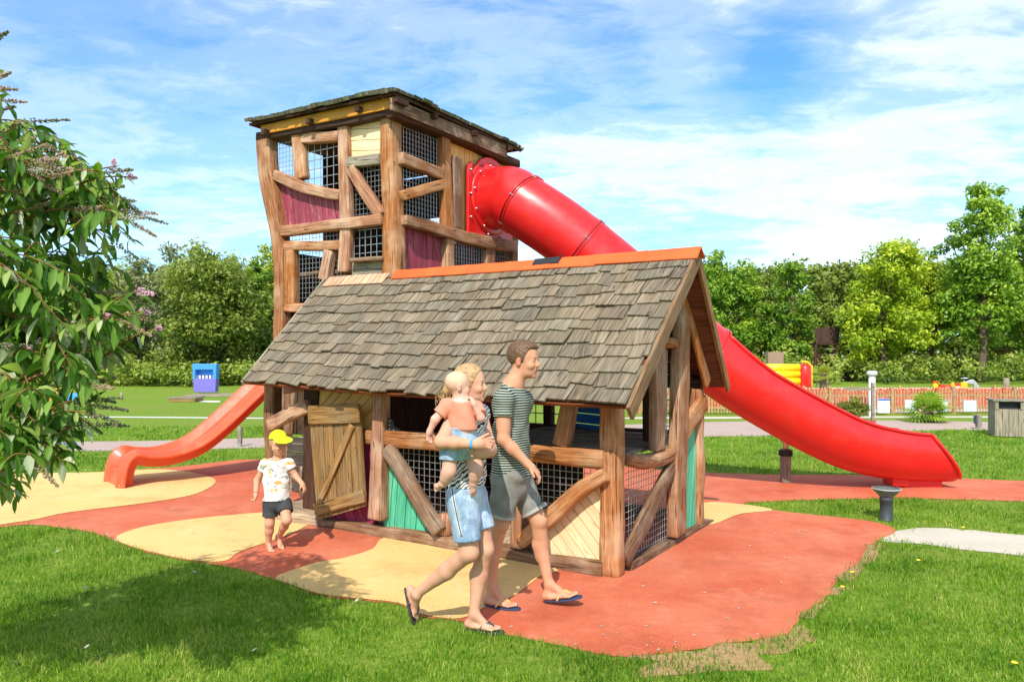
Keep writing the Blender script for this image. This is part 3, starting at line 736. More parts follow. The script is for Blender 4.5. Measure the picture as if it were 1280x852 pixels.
deck(roofpt, RL, RS, 6, 'roof_boards', 'soffit'); deck(roofptB, 3.4, 1.7, 4, 'roof_boards', 'soffit')
# bargeboards
def barge(fn, a, b0, b1, w, th, mat, out):
    mb = MB(); P = []
    N = 7
    for i in range(N):
        b = b0+(b1-b0)*i/(N-1); p = fn(a, b, .018); q = fn(a, b, .018-w)
        P.append([p+out*th, p, q, q+out*th])
    vs = [x for r in P for x in r]; fs = []; gs = []
    L = 0
    for i in range(N):
        if i: L += (P[i][0]-P[i-1][0]).length
        gs += [Vector((L, x, y)) for x, y in ((w, th),(w,0),(0,0),(0,th))]
    for i in range(N-1):
        for k in range(4): fs.append((i*4+k, i*4+(k+1)%4, i*4+4+(k+1)%4, i*4+4+k))
    fs += [(3,2,1,0), tuple((N-1)*4+k for k in range(4))]
    mb.add(vs, fs, gs); o = part(mb, 'bargeboard', mat, H)
    bm = bmesh.new(); bm.from_mesh(o.data); bmesh.ops.recalc_face_normals(bm, faces=bm.faces); bm.to_mesh(o.data); bm.free()
barge(roofpt, 0, -.02, 1.0, .115, .03, 'barge', nG); barge(roofptB, 0, -.02, 1.0, .08, .03, 'barge', nG)
barge(roofpt, 1, -.01, .99, .05, .025, 'grey', HU)
# rafters under the front roof, ridge beam
for a in (.1,.3,.5,.7,.9):
    mb = MB(); log(mb, [roofpt(a,.03,-.075), roofpt(a,.5,-.075), roofpt(a,.96,-.075)], .06, .07, nF.cross(HU)); part(mb, 'rafter', 'dark', H, smooth=True)
for a in (.1,.5,.9):
    mb = MB(); log(mb, [roofptB(a,.03,-.075), roofptB(a,.5,-.075), roofptB(a,.94,-.075)], .06, .07, nF.cross(HU)); part(mb, 'rafter', 'dark', H, smooth=True)
# orange ridge cap: overlapping folded sheets
mb = MB(); na = 7; aR0, aR1 = -.012, .742
for i in range(na):
    a0 = aR0+(aR1-aR0)*i/na; a1 = aR0+(aR1-aR0)*(i+1)/na+.012; f = random.uniform(.92,1.08); up = .034+.004*(i % 2)
    d0 = random.uniform(.068,.076); d1 = random.uniform(.062,.072); N = 5
    if i == 0: d0 = .075
    rows = []
    for j in range(N+1):
        a = a0+(a1-a0)*j/N; dd = d0+(d1-d0)*j/N
        pf = roofpt(a, 1-dd, up); pm = roofpt(a, .985, up+.012); pt = roofpt(a, 1.0, up)+V(0,0,.018); pb = roofptB(min(1,a*4.5/3.4), .93, .03)
        pk = pt+(HV*.10+V(0,0,-.09))
        rows.append([pf, pm, pt, pk, pk-V(0,0,.008), pt-V(0,0,.014), pm-V(0,0,.010), roofpt(a, 1-dd, up-.012)])
    vs = [p for r in rows for p in r]; fs = []
    for j in range(N):
        for k in range(8): fs.append((j*8+k, j*8+(k+1)%8, j*8+8+(k+1)%8, j*8+8+k))
    fs += [(7,6,5,4,3,2,1,0), tuple(N*8+k for k in range(8))]
    mb.add(vs, fs, None, (f, f, f))
o = part(mb, 'ridge_cap', 'orange', H)
bm = bmesh.new(); bm.from_mesh(o.data); bmesh.ops.recalc_face_normals(bm, faces=bm.faces); bm.to_mesh(o.data); bm.free()
mb = MB()
a = .29; p = roofpt(a,.985,.052); q = roofpt(a+.065,.985,.052)
mb.box((p+q)/2, (q-p)/2, (roofpt(a,.99,0)-roofpt(a,.965,0))*.9, V(0,0,.006)); mb.tube([p+V(0,0,.0), p+V(.0,0,.025), p+V(.02,-.01,.04)], .008, 6)
part(mb, 'rubber_patch', 'black', H)
# fresh long shingles at the top left of the roof
mb = MB(); a = .775
while a < .985:
    w = random.uniform(.07,.12)/RL; a1 = min(.985, a+w-.002); f = random.uniform(.85,1.12); wv_ = random.choice((0,0,.12))
    q = [roofpt(a,.895,.03), roofpt(a1,.895,.03), roofpt(a1,1.0,.024), roofpt(a,1.0,.024), roofpt(a,.895,.018), roofpt(a1,.895,.018), roofpt(a1,1.0,.012), roofpt(a,1.0,.012)]
    rr = Vector((random.random()*50,)*3); gs = [rr+Vector(((p-q[0]).dot((q[3]-q[0]).normalized()), (p-q[0]).dot((q[1]-q[0]).normalized()), 0)) for p in q]
    mb.add(q, [(0,1,2,3),(7,6,5,4),(0,4,5,1),(1,5,6,2),(2,6,7,3),(3,7,4,0)], gs, (f*(1+wv_), f, f*(1-wv_))); a = a1+.002
part(mb, 'fresh_shingles', 'fresh', H)

# ================================================================ TOWER
T0, S0 = 1.10, 3.19
TW = thing('play_tower', 'tall flared half-timbered play tower rising behind the shingled playhouse', 'tower', hp(4.1, 2.2, 0))
tf = lambda x, y: FR(x, y, T0)
ts = lambda x, y: GB(x, y, S0)
def tlog(name, pix, w, d=.1, off=0, mat='log', **kw): return flog(name, pix, w, d, mat=mat, par=TW, plane=lambda x, y: FR(x, y, T0+off), **kw)
def slog(name, pix, w, d=.1, off=0, mat='log', **kw): return flog(name, pix, w, d, mat=mat, par=TW, plane=lambda x, y: GB(x, y, S0+off), nrm=nG, **kw)
tlog('corner_post', [(334,172),(335.5,212),(343,252),(351,298),(353,344),(352.5,403),(352.5,500),(354,640)], [17,17,16,13,11,12,13,14], .16, 0, wav=.006, rnd=.24)
mb = MB(); A = FR(488,144,T0+.08); B = FR(493,352,T0+.08); log(mb, [A, (A+B)/2, B, V(B.x,B.y,0)], [.2,.2,.22,.22], .2, nF, .008, .4); part(mb, 'corner_post', 'log', TW, smooth=True)
tlog('post', [(431,156),(432,215),(434,276)], [12,12,13]); tlog('post', [(434,286),(431,340)], [13,13])
tlog('post', [(373.5,168),(378,224)], [12,13]); tlog('beam', [(380,173),(425,171)], [13,13])
tlog('beam', [(345,219),(365,228),(390,237),(427,244)], [12,14,14,13], .11, -.01)
tlog('beam', [(355,289),(415,282),(479,274)], [13,13,14], .12, -.02); tlog('beam', [(356,307.5),(427,307)], 12)
tlog('post', [(364.5,313),(364,382)], [12,12]); tlog('post', [(413,313),(406,350)], [11,12]); tlog('beam', [(357,384),(385,384)], 11)
tlog('beam', [(437,203),(476,200)], 13, mat='grey'); tlog('brace', [(439,211),(456,238),(477,270)], [11,12,12], .1, -.02)
tlog('beam', [(440,325),(480,323)], 5, mat='logdark', off=-.02)
fpan('plank_panel', [(436,150),(478,143),(478,198),(436,200)], 'pcream', ((436,170),(478,168)), .12, plane=lambda x, y: FR(x, y, T0+.03), par=TW)
fpan('plank_panel', [(440,327),(480,325),(480,345),(440,345)], 'grey', ((440,330),(480,329)), .12, plane=lambda x, y: FR(x, y, T0+.03), par=TW)
fpan('plank_panel', [(345,225),(432,245),(432,280),(352,287)], 'pred', ((385,235),(390,280)), .10, plane=lambda x, y: FR(x, y, T0+.04), par=TW)
for pix, sp, r in (([(342,170),(372,165),(378,226),(346,219)], .06, .0032), ([(378,170),(430,160),(432,246),(378,236)], .11, .005),
                   ([(436,200),(478,200),(478,276),(436,280)], .06, .0032), ([(354,290),(434,284),(434,306),(356,306)], .06, .003),
                   ([(436,280),(480,276),(480,325),(436,326)], .09, .005), ([(358,308),(434,308),(434,345),(358,388)], .06, .003)):
    fgrille(pix, sp, r, plane=lambda x, y: FR(x, y, T0+.05), par=TW)
# plates and fascia (front)
tlog('wall_plate', [(325,172),(400,160),(489,141)], [9,9,10], .14, -.02, 'dark')
def fas(plane, pix, th, mat, nrm, name='fascia'):
    P = [plane(*p) for p in pix]; mb = MB(); mb.prism(P, nrm, th, None, P[1]-P[0]); return part(mb, name, mat, TW)
fas(lambda x, y: FR(x, y, T0-.12), [(326,157),(489,121),(489,135),(326,168)], .03, 'pochre', nF)
fas(lambda x, y: GB(x, y, S0-.12), [(490,122),(634,182),(634,197),(490,137)], .03, 'logdark', nG)
slog('wall_plate', [(488,141),(560,169),(645,206)], [11,10,9], .14, -.02, 'dark')
slog('post', [(554.5,172),(556,230),(559.5,287)], [10,10,12]); slog('beam', [(500,198),(553,219)], [14,13]); slog('beam', [(501,245),(554,230)], [13,13])
slog('beam', [(503,275),(535,283),(570,294),(605,302),(643,309)], [12,14,15,15,14], .12, -.02)
slog('post', [(560,298),(560,340)], [10,10]); slog('post', [(610,306),(610,340)], [10,10])
slog('board', [(571,196),(571.5,286)], [10,11], .05, -.03, 'logdark')
mb = MB(); A = hp(S0+.07, 3.60, 0); log(mb, [A, A+V(0,0,2.2), A+V(0,0,4.4)], .15, .15, nF); part(mb, 'corner_post', 'logdark', TW, smooth=True)
mb = MB(); A = hp(5.0, 3.60, 0); log(mb, [A, A+V(0,0,2.2), A+V(0,0,4.4)+HU*.3], .15, .15, nF); part(mb, 'corner_post', 'logdark', TW, smooth=True)
fpan('plank_panel', [(553,172),(648,208),(648,306),(560,290)], 'pyel', ((580,190),(582,290)), .10, plane=lambda x, y: GB(x, y, S0+.04), nrm=nG, par=TW)
fpan('plank_panel', [(503,280),(560,294),(560,345),(503,345)], 'pred', ((530,290),(531,330)), .12, plane=lambda x, y: GB(x, y, S0+.04), nrm=nG, par=TW)
fgrille([(500,145),(556,168),(556,290),(500,275)], .055, .003, plane=lambda x, y: GB(x, y, S0+.05), nrm=nG, par=TW)
fgrille([(560,296),(645,312),(645,340),(560,340)], .055, .003, plane=lambda x, y: GB(x, y, S0+.05), nrm=nG, par=TW)
# back and far-left walls, floors
def wallrect(s0, t0, s1, t1, z0, z1, n, al, mat, pw=.12, name='plank_wall'):
    mb = MB(); planks(mb, [hp(s0,t0,z0), hp(s1,t1,z0), hp(s1,t1,z1), hp(s0,t0,z1)], n, al, pw); return part(mb, name, mat, TW)
wallrect(3.2,3.62,5.1,3.62,1.3,3.35,HV,V(0,0,1),'pred'); wallrect(3.2,3.62,4.0,3.62,3.1,4.4,HV,V(0,0,1),'dark'); wallrect(4.75,3.62,5.3,3.62,3.1,4.4,HV,V(0,0,1),'dark')
wallrect(4.0,3.60,4.75,3.60,3.75,4.4,HV,V(0,0,1),'dark'); wallrect(5.12,1.2,5.12,2.2,2.0,3.0,HU,V(0,0,1),'dark'); wallrect(5.2,1.9,5.2,3.6,2.9,4.4,HU,V(0,0,1),'dark'); wallrect(5.05,2.6,5.05,3.6,.9,2.9,HU,V(0,0,1),'dark')
for z in (1.28, 2.72):
    mb = MB(); planks(mb, [hp(3.25,1.16,z), hp(5.02,1.16,z), hp(5.02,3.58,z), hp(3.25,3.58,z)], V(0,0,1), HV, .14, th=.04); part(mb, 'floor', 'logdark', TW)
mb = MB(); planks(mb, [hp(3.2,1.1,4.45), hp(5.3,1.1,4.45), hp(5.3,3.6,4.45), hp(3.2,3.6,4.45)], V(0,0,1), HV, .14, th=.03); part(mb, 'ceiling', 'dark', TW)
# hip roof
rc = [(3.02,.90,4.545),(5.46,.90,4.61),(5.46,3.60,4.61),(3.06,3.52,4.53)]; apex = [(4.26,2.0,5.08),(4.26,2.5,5.08)]
def tri_fn(e0, e1, r0, r1):
    e0, e1, r0, r1 = map(lambda q: hp(*q), (e0, e1, r0, r1)); n = (e1-e0).cross(r0-e0).normalized()
    if n.z < 0: n = -n
    def fn(a, b, lift=0):
        q = e0.lerp(e1, a).lerp(r0.lerp(r1, a), b); return q+n*lift+V(0,0,.012*noise.noise(q*3))
    return fn
mb = MB(); mbd = MB()
for (e0, e1, r0, r1) in ((rc[0],rc[1],apex[0],apex[0]),(rc[3],rc[0],apex[1],apex[0]),(rc[1],rc[2],apex[0],apex[1]),(rc[2],rc[3],apex[1],apex[1])):
    fn = tri_fn(e0, e1, r0, r1); L = (hp(*e1)-hp(*e0)).length
    shingles(mb, fn, L, 1.38, .10, .08, .2, th=.036, bmax=.97, var=.35, rag=2.0)
    q = [fn(0,0,0), fn(1,0,0), fn(1,.98,0), fn(0,.98,0)]; mbd.prism(q, fn(0,0,1)-fn(0,0,0), .03)
part(mb, 'roof_shingles', 'mossy', TW); part(mbd, 'roof_boards', 'dark', TW)
mb = MB()
for c in rc[3:]:
    A = hp(*c)+V(0,0,.03); 
    B = hp(*(apex[0] if c[1] < 2 else apex[1]))+V(0,0,.03)
    mb.tube([A.lerp(B,.12), B], .03, 6)
part(mb, 'hip_cap', 'orange', TW)
for (s, t) in ((3.03,.93),(3.6,.93),(4.4,.93),(5.2,.93)):
    mb = MB(); mb.box(hp(s,t+.08,4.47), HU*.03, HV*.1, V(0,0,.03)); part(mb, 'rafter_end', 'dark', TW)
for t in (1.6,2.4,3.2):
    mb = MB(); mb.box(hp(3.1,t,4.47), HU*.1, HV*.03, V(0,0,.03)); part(mb, 'rafter_end', 'dark', TW)
# ================================================================ TUBE SLIDE
TS = thing('tube_slide', 'glossy red tube slide curving from the tower down into a long open chute', 'slide', at(1145,607,9.6))
c0 = GB(613, 250, S0-.02); 
path = [c0, c0+nG*.30, at(657,259,9.52), at(710,295,9.42), at(790,360,9.38), at(870,432,9.38), at(920,470,9.4), at(985,509,9.43), at(1036,536,9.47), at(1071,550,9.5), at(1113,559,9.55), at(1142,561.5,9.6), at(1184,562,9.62)]
PK = 8; pp = crom(path, PK); RT = .395
def sweep(i0, i1, half, r0=RT, th=.012, rf=None, n=40, twist=0):
    """section of the slide; half(i)=open half angle (0 closed)"""
    P = []; fs = []; cnt = 0; rows = i1-i0+1
    for i in range(i0, i1+1):
        p = pp[i]; d = (pp[min(i+1,len(pp)-1)]-pp[max(i-1,0)]).normalized()
        side = d.cross(V(0,0,1)).normalized(); up = side.cross(d).normalized()   # side = towards camera
        h = half(i); r = r0*(rf(i) if rf else 1)
        for (rr) in (r, r-th):
            for k in range(n+1):
                a = h+(2*math.pi-2*h)*k/n
                P.append(p+up*(math.cos(a)*rr)+side*(math.sin(a)*rr))
    m = n+1
    for i in range(rows-1):
        b0, b1 = i*2*m, (i+1)*2*m
        for k in range(n):
            fs.append((b0+k, b1+k, b1+k+1, b0+k+1)); fs.append((b0+m+k+1, b1+m+k+1, b1+m+k, b0+m+k))
        fs.append((b0, b0+m, b1+m, b1)); fs.append((b0+n, b1+n, b1+m+n, b0+m+n))
    for b in (0, (rows-1)*2*m):
        for k in range(n): fs.append((b+k, b+k+1, b+m+k+1, b+m+k))
    mb = MB(); mb.add(P, fs); return mb
def fixn(o):
    bm = bmesh.new(); bm.from_mesh(o.data); bmesh.ops.remove_doubles(bm, verts=bm.verts, dist=1e-5); bmesh.ops.recalc_face_normals(bm, faces=bm.faces); bm.to_mesh(o.data); bm.free()
    o.data.polygons.foreach_set('use_smooth', [True]*len(o.data.polygons))
    e = o.modifiers.new('split', 'EDGE_SPLIT'); e.split_angle = R(50)
joints = [0, 2*PK-1, 3*PK+2, int(4.4*PK), int(5.3*PK)]
def jf(i0, i1): 
    def f(i):
        return 1+.022*math.exp(-((i-i0)/.55)**2)+.022*math.exp(-((i-i1)/.55)**2)
    return f
for a, b in zip(joints[:-1], joints[1:]):
    o = sweep(a, b, lambda i: 0.0, rf=jf(a, b)).build('tube_section', M['redtube'], TS); fixn(o)
last = len(pp)-1; j0 = joints[-1]
M['seam'] = plain('dark_red_seam', (.10,.006,.008), .6)
for i in joints[1:]:
    p = pp[i]; d = (pp[i+1]-pp[i-1]).normalized(); sd0 = d.cross(V(0,0,1)).normalized(); up0 = sd0.cross(d).normalized()
    for off, mt, rr, tr in ((0,'seam',1.030,.004),(-.022,'redtube',1.018,.012),(.022,'redtube',1.018,.012)):
        mb = MB(); mb.tube([p+d*off+(up0*math.cos(a)+sd0*math.sin(a))*RT*rr for a in [2*math.pi*k/48 for k in range(49)]], tr, 6, False); part(mb, 'joint_seam' if mt == 'seam' else 'joint_flange', mt, TS, smooth=True)
    for k in range(6):
        a = R(20+60*k); mb = MB(); c_ = p+(up0*math.cos(a)+sd0*math.sin(a))*RT*1.04; mb.tube([c_-d*.035, c_+d*.035], .007, 6); part(mb, 'bolt', 'steel', TS)
def hopen(i):
    t = (i-j0)/(last-j0); h = R(40)+R(16)*min(1, t*6)
    if i > last-8: u = (i-(last-8))/8; h += R(86)*u
    return h
o = sweep(j0, last, hopen, rf=lambda i: 1.03+.02*math.exp(-((i-j0)/.6)**2)).build('open_chute', M['redtube'], TS); fixn(o)
def rim(sgn, i0, i1, off=0, r=.016):
    P = []
    for i in range(i0, i1+1):
        p = pp[i]; d = (pp[min(i+1,last)]-pp[max(i-1,0)]).normalized(); side = d.cross(V(0,0,1)).normalized(); up = side.cross(d).normalized()
        a = sgn*hopen(i); P.append(p+(up*math.cos(a)+side*math.sin(a))*RT*1.03+off*(side*sgn))
    mb = MB(); mb.tube(P, r, 8); return mb.build('rim', M['redtube'], TS, True)
rim(1, j0, last, .018, .02); rim(-1, j0, last, .018, .02)
# flange plate on the tower wall
mb = MB(); poly = []
cc = c0; ax, az = HV, V(0,0,1)
def fl(u, w): return cc+ax*u+az*w+nG*.02
pts = [(-.52,-.50),(.52,-.50)]
pts += [(.52,.36),(.44,.42)]
for k in range(0, 9): a = R(20)+R(140)*k/8; pts.append((.44*math.cos(a), .12+.44*math.sin(a)))
pts += [(-.44,.42),(-.52,.36)]
mb.prism([fl(*q) for q in pts], nG, .04); part(mb, 'flange_plate', 'redtube', TS, bevel=.01)
mb = MB(); mb.lathe([(.40,0),(.47,0),(.47,.022),(.44,.03),(.40,.03)], fl(0,0), 40, None, nG); part(mb, 'collar_ring', 'redtube', TS, smooth=True)
for (u, w) in [(-.48,.30),(-.48,.0),(-.48,-.30),(.2,-.47),(-.1,-.47),(.48,0)]+[(.435*math.cos(a), .435*math.sin(a)) for a in (R(100),R(135),R(170),R(205),R(240))]:
    mb = MB(); mb.lathe([(0,.03),(.012,.028),(.016,.018),(.016,0)], fl(u,w)+nG*(.02 if math.hypot(u,w) < .45 else 0), 10, None, nG); part(mb, 'bolt', 'steel', TS, smooth=True)
# foot block and support post
mb = MB(); mb.bx(at(1140,602,9.66), .30, .17, .055); mb.bx(at(1120,600,9.55)+V(0,0,.02), .10, .12, .07); part(mb, 'foot_block', 'redtube', TS, bevel=.01)
sp = G(982, 603); 
SPO = thing('support_post', 'short grey timber post with a black band holding up the red chute', 'post', sp)
mb = MB(); log(mb, [sp, sp+V(0,0,.23), sp+V(0,0,.45)], .12, .12, V(0,-1,0), .003, .3); part(mb, 'post', 'grey', SPO, smooth=True)
mb = MB(); mb.lathe([(.085,.36),(.09,.365),(.09,.43),(.085,.435),(0,.435)], sp, 20); part(mb, 'band', 'black', SPO)
mb = MB(); mb.lathe([(.035,.43),(.035,.52),(.07,.56),(.07,.60)], sp, 16); part(mb, 'bracket', 'steel', SPO, smooth=True)

# ================================================================ LEFT SLIDE
N0 = V(-4.90, 9.47, 0); dS = V(.75,.66,0).normalized(); wS = V(-.66,.75,0).normalized()*1.28
def Lz(px, py):
    k = (px-CX)/F; L = (k*N0.y-N0.x)/(dS.x-k*dS.y); Y = N0.y+dS.y*L; return L, CH-(py-CY)/F*Y
pr = [(-.13,0.0),(-.11,.14),(-.07,.28),(-.0,.385),(.12,.435)]+[Lz(*q) for q in ((190,568),(215,566.5),(248,555),(278.5,532),(326,487))]
l2 = pr[-1]; pr.append((l2[0]+.28, l2[1]+.26)); pr.append((l2[0]+.45, l2[1]+.34)); pr.append((l2[0]+.62, l2[1]+.36))
pts = crom([N0+dS*l+V(0,0,z) for l, z in pr], 6)
SL = thing('trough_slide', 'orange red open slide running down to the yellow ground left of the playhouse', 'slide', N0)
sec = [(-.05,-.08),(-.05,-.06),(.01,-.012),(.045,0),(.07,0),(.085,-.012),(.11,-.10),(.14,-.12),(.29,-.125),(.44,-.12),(.47,-.10),(.495,-.012),(.51,0),(.535,0),(.55,-.012),(.60,-.06),(.60,-.08),(.54,-.08),(.52,-.20),(.05,-.20),(.03,-.08)]
vs = []; fs = []; K = len(sec)
for i, p in enumerate(pts):
    p = p+V(0,0,.04)*min(1, i/8); d = (pts[min(i+1,len(pts)-1)]-pts[max(i-1,0)]).normalized(); n_ = wS.cross(d).normalized()
    if n_.z < 0 and i > 12: n_ = -n_
    if i <= 12: n_ = d.cross(wS).normalized(); 
    if n_.dot(V(-.8,-.6,.8)) < 0: n_ = -n_
    for (w, h) in sec: vs.append(p+wS*w+n_*h)
for i in range(len(pts)-1):
    for k in range(K): fs.append((i*K+k, i*K+(k+1)%K, (i+1)*K+(k+1)%K, (i+1)*K+k))
mb = MB(); mb.add(vs, fs); o = part(mb, 'chute', 'redslide', SL); fixn(o)
fp = pts[7]
mb = MB(); 
q = [N0-dS*.13+wS*.085+dS*.04, N0-dS*.13+wS*.495+dS*.04, N0-dS*.05+wS*.495+V(0,0,.22), N0-dS*.05+wS*.085+V(0,0,.22)]
mb.prism(q, -dS, .03); part(mb, 'end_panel', 'redslide', SL, bevel=.008)
for (px, py) in ((157,605.5),):
    mb = MB(); mb.lathe([(0,.008),(.012,.006),(.014,0)], N0+wS*.0-dS*.10+V(0,0,.04), 10, None, -dS); part(mb, 'bolt', 'steel', SL)
# landing that carries the slide head on the tower
LT = pts[-1]
wS = wS.normalized()
LA = thing('slide_landing', 'small wooden landing between the play tower and the open red slide', 'landing', V(LT.x, LT.y, 0))
mb = MB(); e0 = LT+V(0,0,-.12)
pl = [e0-wS*.1, e0+wS*.65, V(hp(5.1,3.3,0).x, hp(5.1,3.3,0).y, e0.z), V(hp(5.1,1.9,0).x, hp(5.1,1.9,0).y, e0.z)]
planks(mb, pl, V(0,0,1), dS, .12, th=.04); part(mb, 'deck', 'logdark', LA)
for b in (e0-wS*.05, e0+wS*.6):
    mb = MB(); B0 = V(b.x,b.y,0)+dS*.06; log(mb, [B0, B0+V(0,0,e0.z*.5), B0+V(0,0,e0.z-.04)], .1, .1, V(0,-1,0)); part(mb, 'post', 'logdark', LA, smooth=True)

# ================================================================ SMALL PROPS
def ground_lamp():
    p = G(1108, 650); t = thing('ground_lamp', 'low dark bollard lamp with a flared glass top in the grass by the sand', 'lamp', p)
    mb = MB(); mb.lathe([(0,0),(.075,0),(.075,.012),(.062,.02),(.060,.20),(.066,.205),(.066,.235),(.05,.24)], p, 28); part(mb, 'post', plain('lamp_metal',(.045,.05,.055),.6,.4,.25,12,.2), t, smooth=True)
    mb = MB(); mb.lathe([(.055,.235),(.085,.265),(.132,.315),(.138,.325),(.128,.325),(.08,.272),(.05,.245)], p, 32)
    g = NT('lamp_glass'); g.base((.30,.32,.31,1)); g.rough(.12); g.b.inputs['Transmission Weight'].default_value = .75; part(mb, 'glass_shade', g.m, t, smooth=True)
    mb = MB(); mb.lathe([(.130,.322),(.140,.322),(.140,.332),(.130,.332)], p, 32); part(mb, 'rim_cap', plain('lamp_cap',(.38,.38,.36),.4,.5), t, smooth=True)
ground_lamp()
def low_post(px, py, h, w, label, sign=None):
    p = G(px, py); t = thing('path_post', label, 'post', p, 'low timber posts by the path')
    mb = MB(); log(mb, [p+V(0,0,.05), p+V(0,0,h*.5), p+V(0,0,h-.02)], w, w, V(0,-1,0), .002, .25); part(mb, 'post', 'grey', t, smooth=True)
    mb = MB(); mb.bx(p+V(0,0,.04), w*.35, w*.6, .04); part(mb, 'steel_foot', 'steel', t)
    if sign: mb = MB(); mb.bx(p+V(-w*.7,0,h*.6), .012, .05, .09); part(mb, 'plate', plain('dark_plate',(.05,.07,.12),.5), t)
low_post(300, 558, .40, .075, 'low grey timber post beside the path near the left edge of the playhouse')
low_post(1223, 536, .36, .10, 'low grey timber post with a dark plate beside the wooden bin', True)
def bin_():
    p = G(1257, 545); t = thing('litter_bin', 'weathered wooden litter bin with a flat lid standing on the grass', 'bin', p)
    rz = R(-18); Mz = Matrix.Rotation(rz, 3, 'Z'); X = Mz@V(1,0,0); Y = Mz@V(0,1,0)
    hw, hd, h = .255, .24, .74
    def face(a, b, z0, z1, n):
        mb = MB(); planks(mb, [a+V(0,0,z0), b+V(0,0,z0), b+V(0,0,z1), a+V(0,0,z1)], n, V(0,0,1), .1, .004, .022); return mb
    A, B, C, D = p-X*hw-Y*hd, p+X*hw-Y*hd, p+X*hw+Y*hd, p-X*hw+Y*hd
    part(face(A, B, .02, h-.16, -Y), 'front_boards', 'grey', t); part(face(D, A, .02, h, -X), 'side_boards', 'grey', t); part(face(B, C, .02, h, X), 'side_boards', 'grey', t); part(face(C, D, .02, h, Y), 'back_boards', 'grey', t)
    mb = MB(); mb.box(p-Y*(hd-.09)+V(0,0,h-.09), X*(hw-.02), Y*.005, V(0,0,.08)); part(mb, 'liner', 'black', t)
    mb = MB(); mb.box(A+X*.03+V(0,0,h-.08), X*.03, Y*.02, V(0,0,.08)); part(mb, 'corner_strip', 'grey', t)
    mb = MB(); mb.box(B-X*.03+V(0,0,h-.08), X*.03, Y*.02, V(0,0,.08)); part(mb, 'corner_strip', 'grey', t)
    mb = MB(); mb.box(p+V(0,0,h+.015), X*(hw+.04), Y*(hd+.04), V(0,0,.015)); part(mb, 'lid', 'grey', t)
bin_()
# wire stake posts and road sign post near the path
def signpost():
    p = G(1091, 528); t = thing('timber_signpost', 'tall grey timber post with a red base beside the red flowering bush', 'post', p)
    mb = MB(); mb.bx(p+V(0,0,.5), .035, .035, .5); part(mb, 'post', 'grey', t)
    mb = MB(); mb.bx(p+V(-.08,0,.03), .11, .1, .03); part(mb, 'base_block', plain('red_block',(.35,.05,.04),.6), t)
    mb = MB(); mb.bx(p+V(-.35,0,.84), .36, .012, .03); part(mb, 'arm', 'grey', t)
signpost()
def pipe_():
    Y = 20.5; p = at(1090, 515, Y); p.z = 0; t = thing('vent_pipe', 'white vertical vent pipe with a wider cap behind the bush', 'pipe', p)
    mb = MB(); mb.lathe([(.085,0),(.085,1.18),(.0,1.18)], p, 18); part(mb, 'pipe', plain('white_pipe',(.75,.75,.73),.4), t, smooth=True)
    mb = MB(); mb.lathe([(.085,1.12),(.14,1.14),(.14,1.22),(.10,1.25),(0,1.25)], p, 18); part(mb, 'cap', plain('white_cap',(.6,.61,.6),.4), t, smooth=True)
pipe_()
WF = wood('pale_fence_wood', lin(138,100,62), lin(176,136,90), lin(204,166,118), None, .8, .3)
def fence(name, A, B, h, n_posts, label, mat, pick=.088, pw=.017, posth=.09):
    L = (B-A).length; d = (B-A)/L; n = V(d.y,-d.x,0); t = thing(name, label, 'fence', (A+B)/2)
    mb = MB(); k = int(L/pick)
    for i in range(k):
        p = A+d*(i+.5)*pick; hh = h*random.uniform(.96,1.02); f = random.uniform(.85,1.12)
        mb.box(p+V(0,0,hh/2+.04), d*pw, n*.008, V(0,0,hh/2), None, (f,f,f))
    part(mb, 'pickets', mat, t)
    for z in (.18, h*.82):
        mb = MB(); mb.box((A+B)/2+V(0,0,z)-n*.028, d*L/2, n*.018, V(0,0,.03)); part(mb, 'rail', mat, t)
    for i in range(n_posts):
        p = A+d*L*i/(n_posts-1); mb = MB(); mb.box(p+V(0,0,(h+posth)/2)-n*.05, d*.045, n*.045, V(0,0,(h+posth)/2)); 
        mb.lathe([(.05,h+posth),(.055,h+posth+.03),(0,h+posth+.06)], p-n*.05, 8); part(mb, 'post', mat, t)
fA = at(800,517,21.0); fA.z = 0; fB = at(1420,517,21.8); fB.z = 0
fence('picket_fence', fA, fB, .64, 9, 'pale picket fence in front of the red picket fence, carrying the information boards', WF)
gA = at(760,500,27.5); gA.z = 0; gB = at(1420,500,28.5); gB.z = 0
fence('picket_fence', gA, gB, .43, 12, 'farther brown picket fence behind the red fence and below the trees', WF, .12, .035, .05)
RF_ = plain('red_fence_paint', lin(190,74,52), .7, .3)
rA = at(830,508,22.6); rA.z = 0; rB = at(1420,508,23.4); rB.z = 0
fence('picket_fence', rA, rB, 0.60, 8, 'orange red picket fence seen through the pale front fence', RF_, .12, .042, .02)
# information boards: pale panels with generic printed blocks
def board(px, py, w, h, label, top=None, cols=((.72,.78,.85),)):
    c = at(px, py, 20.9); t = thing('information_board', label, 'sign', V(c.x, c.y, c.z-h/2), 'information boards on the picket fence')
    mb = MB(); mb.bx(c, w/2, .012, h/2, 0, cols[0]); part(mb, 'panel', 'tint', t)
    for i in range(7):
        x = random.uniform(-.36,.3)*w; z = random.uniform(-.38,.28)*h; cc = random.choice(((.45,.58,.70),(.6,.7,.75),(.5,.62,.55),(.8,.8,.78)))
        mb = MB(); mb.bx(c+V(x,-.0135-.0012*i,z), w*random.uniform(.05,.13), .0005, h*random.uniform(.015,.06), 0, cc); part(mb, 'printed_block', 'tint', t)
    if top: mb = MB(); mb.bx(c+V(0,-.024,h*.44), w*.49, .001, h*.05, 0, top); part(mb, 'header_strip', 'tint', t)
board(1104.5,507,.34,.40,'white information board with a dark blue header, next to the white pipe',(.03,.12,.45),((.74,.80,.84),))
board(1139,507,.34,.33,'plain white board on the fence just left of the palm',None,((.78,.80,.80),))
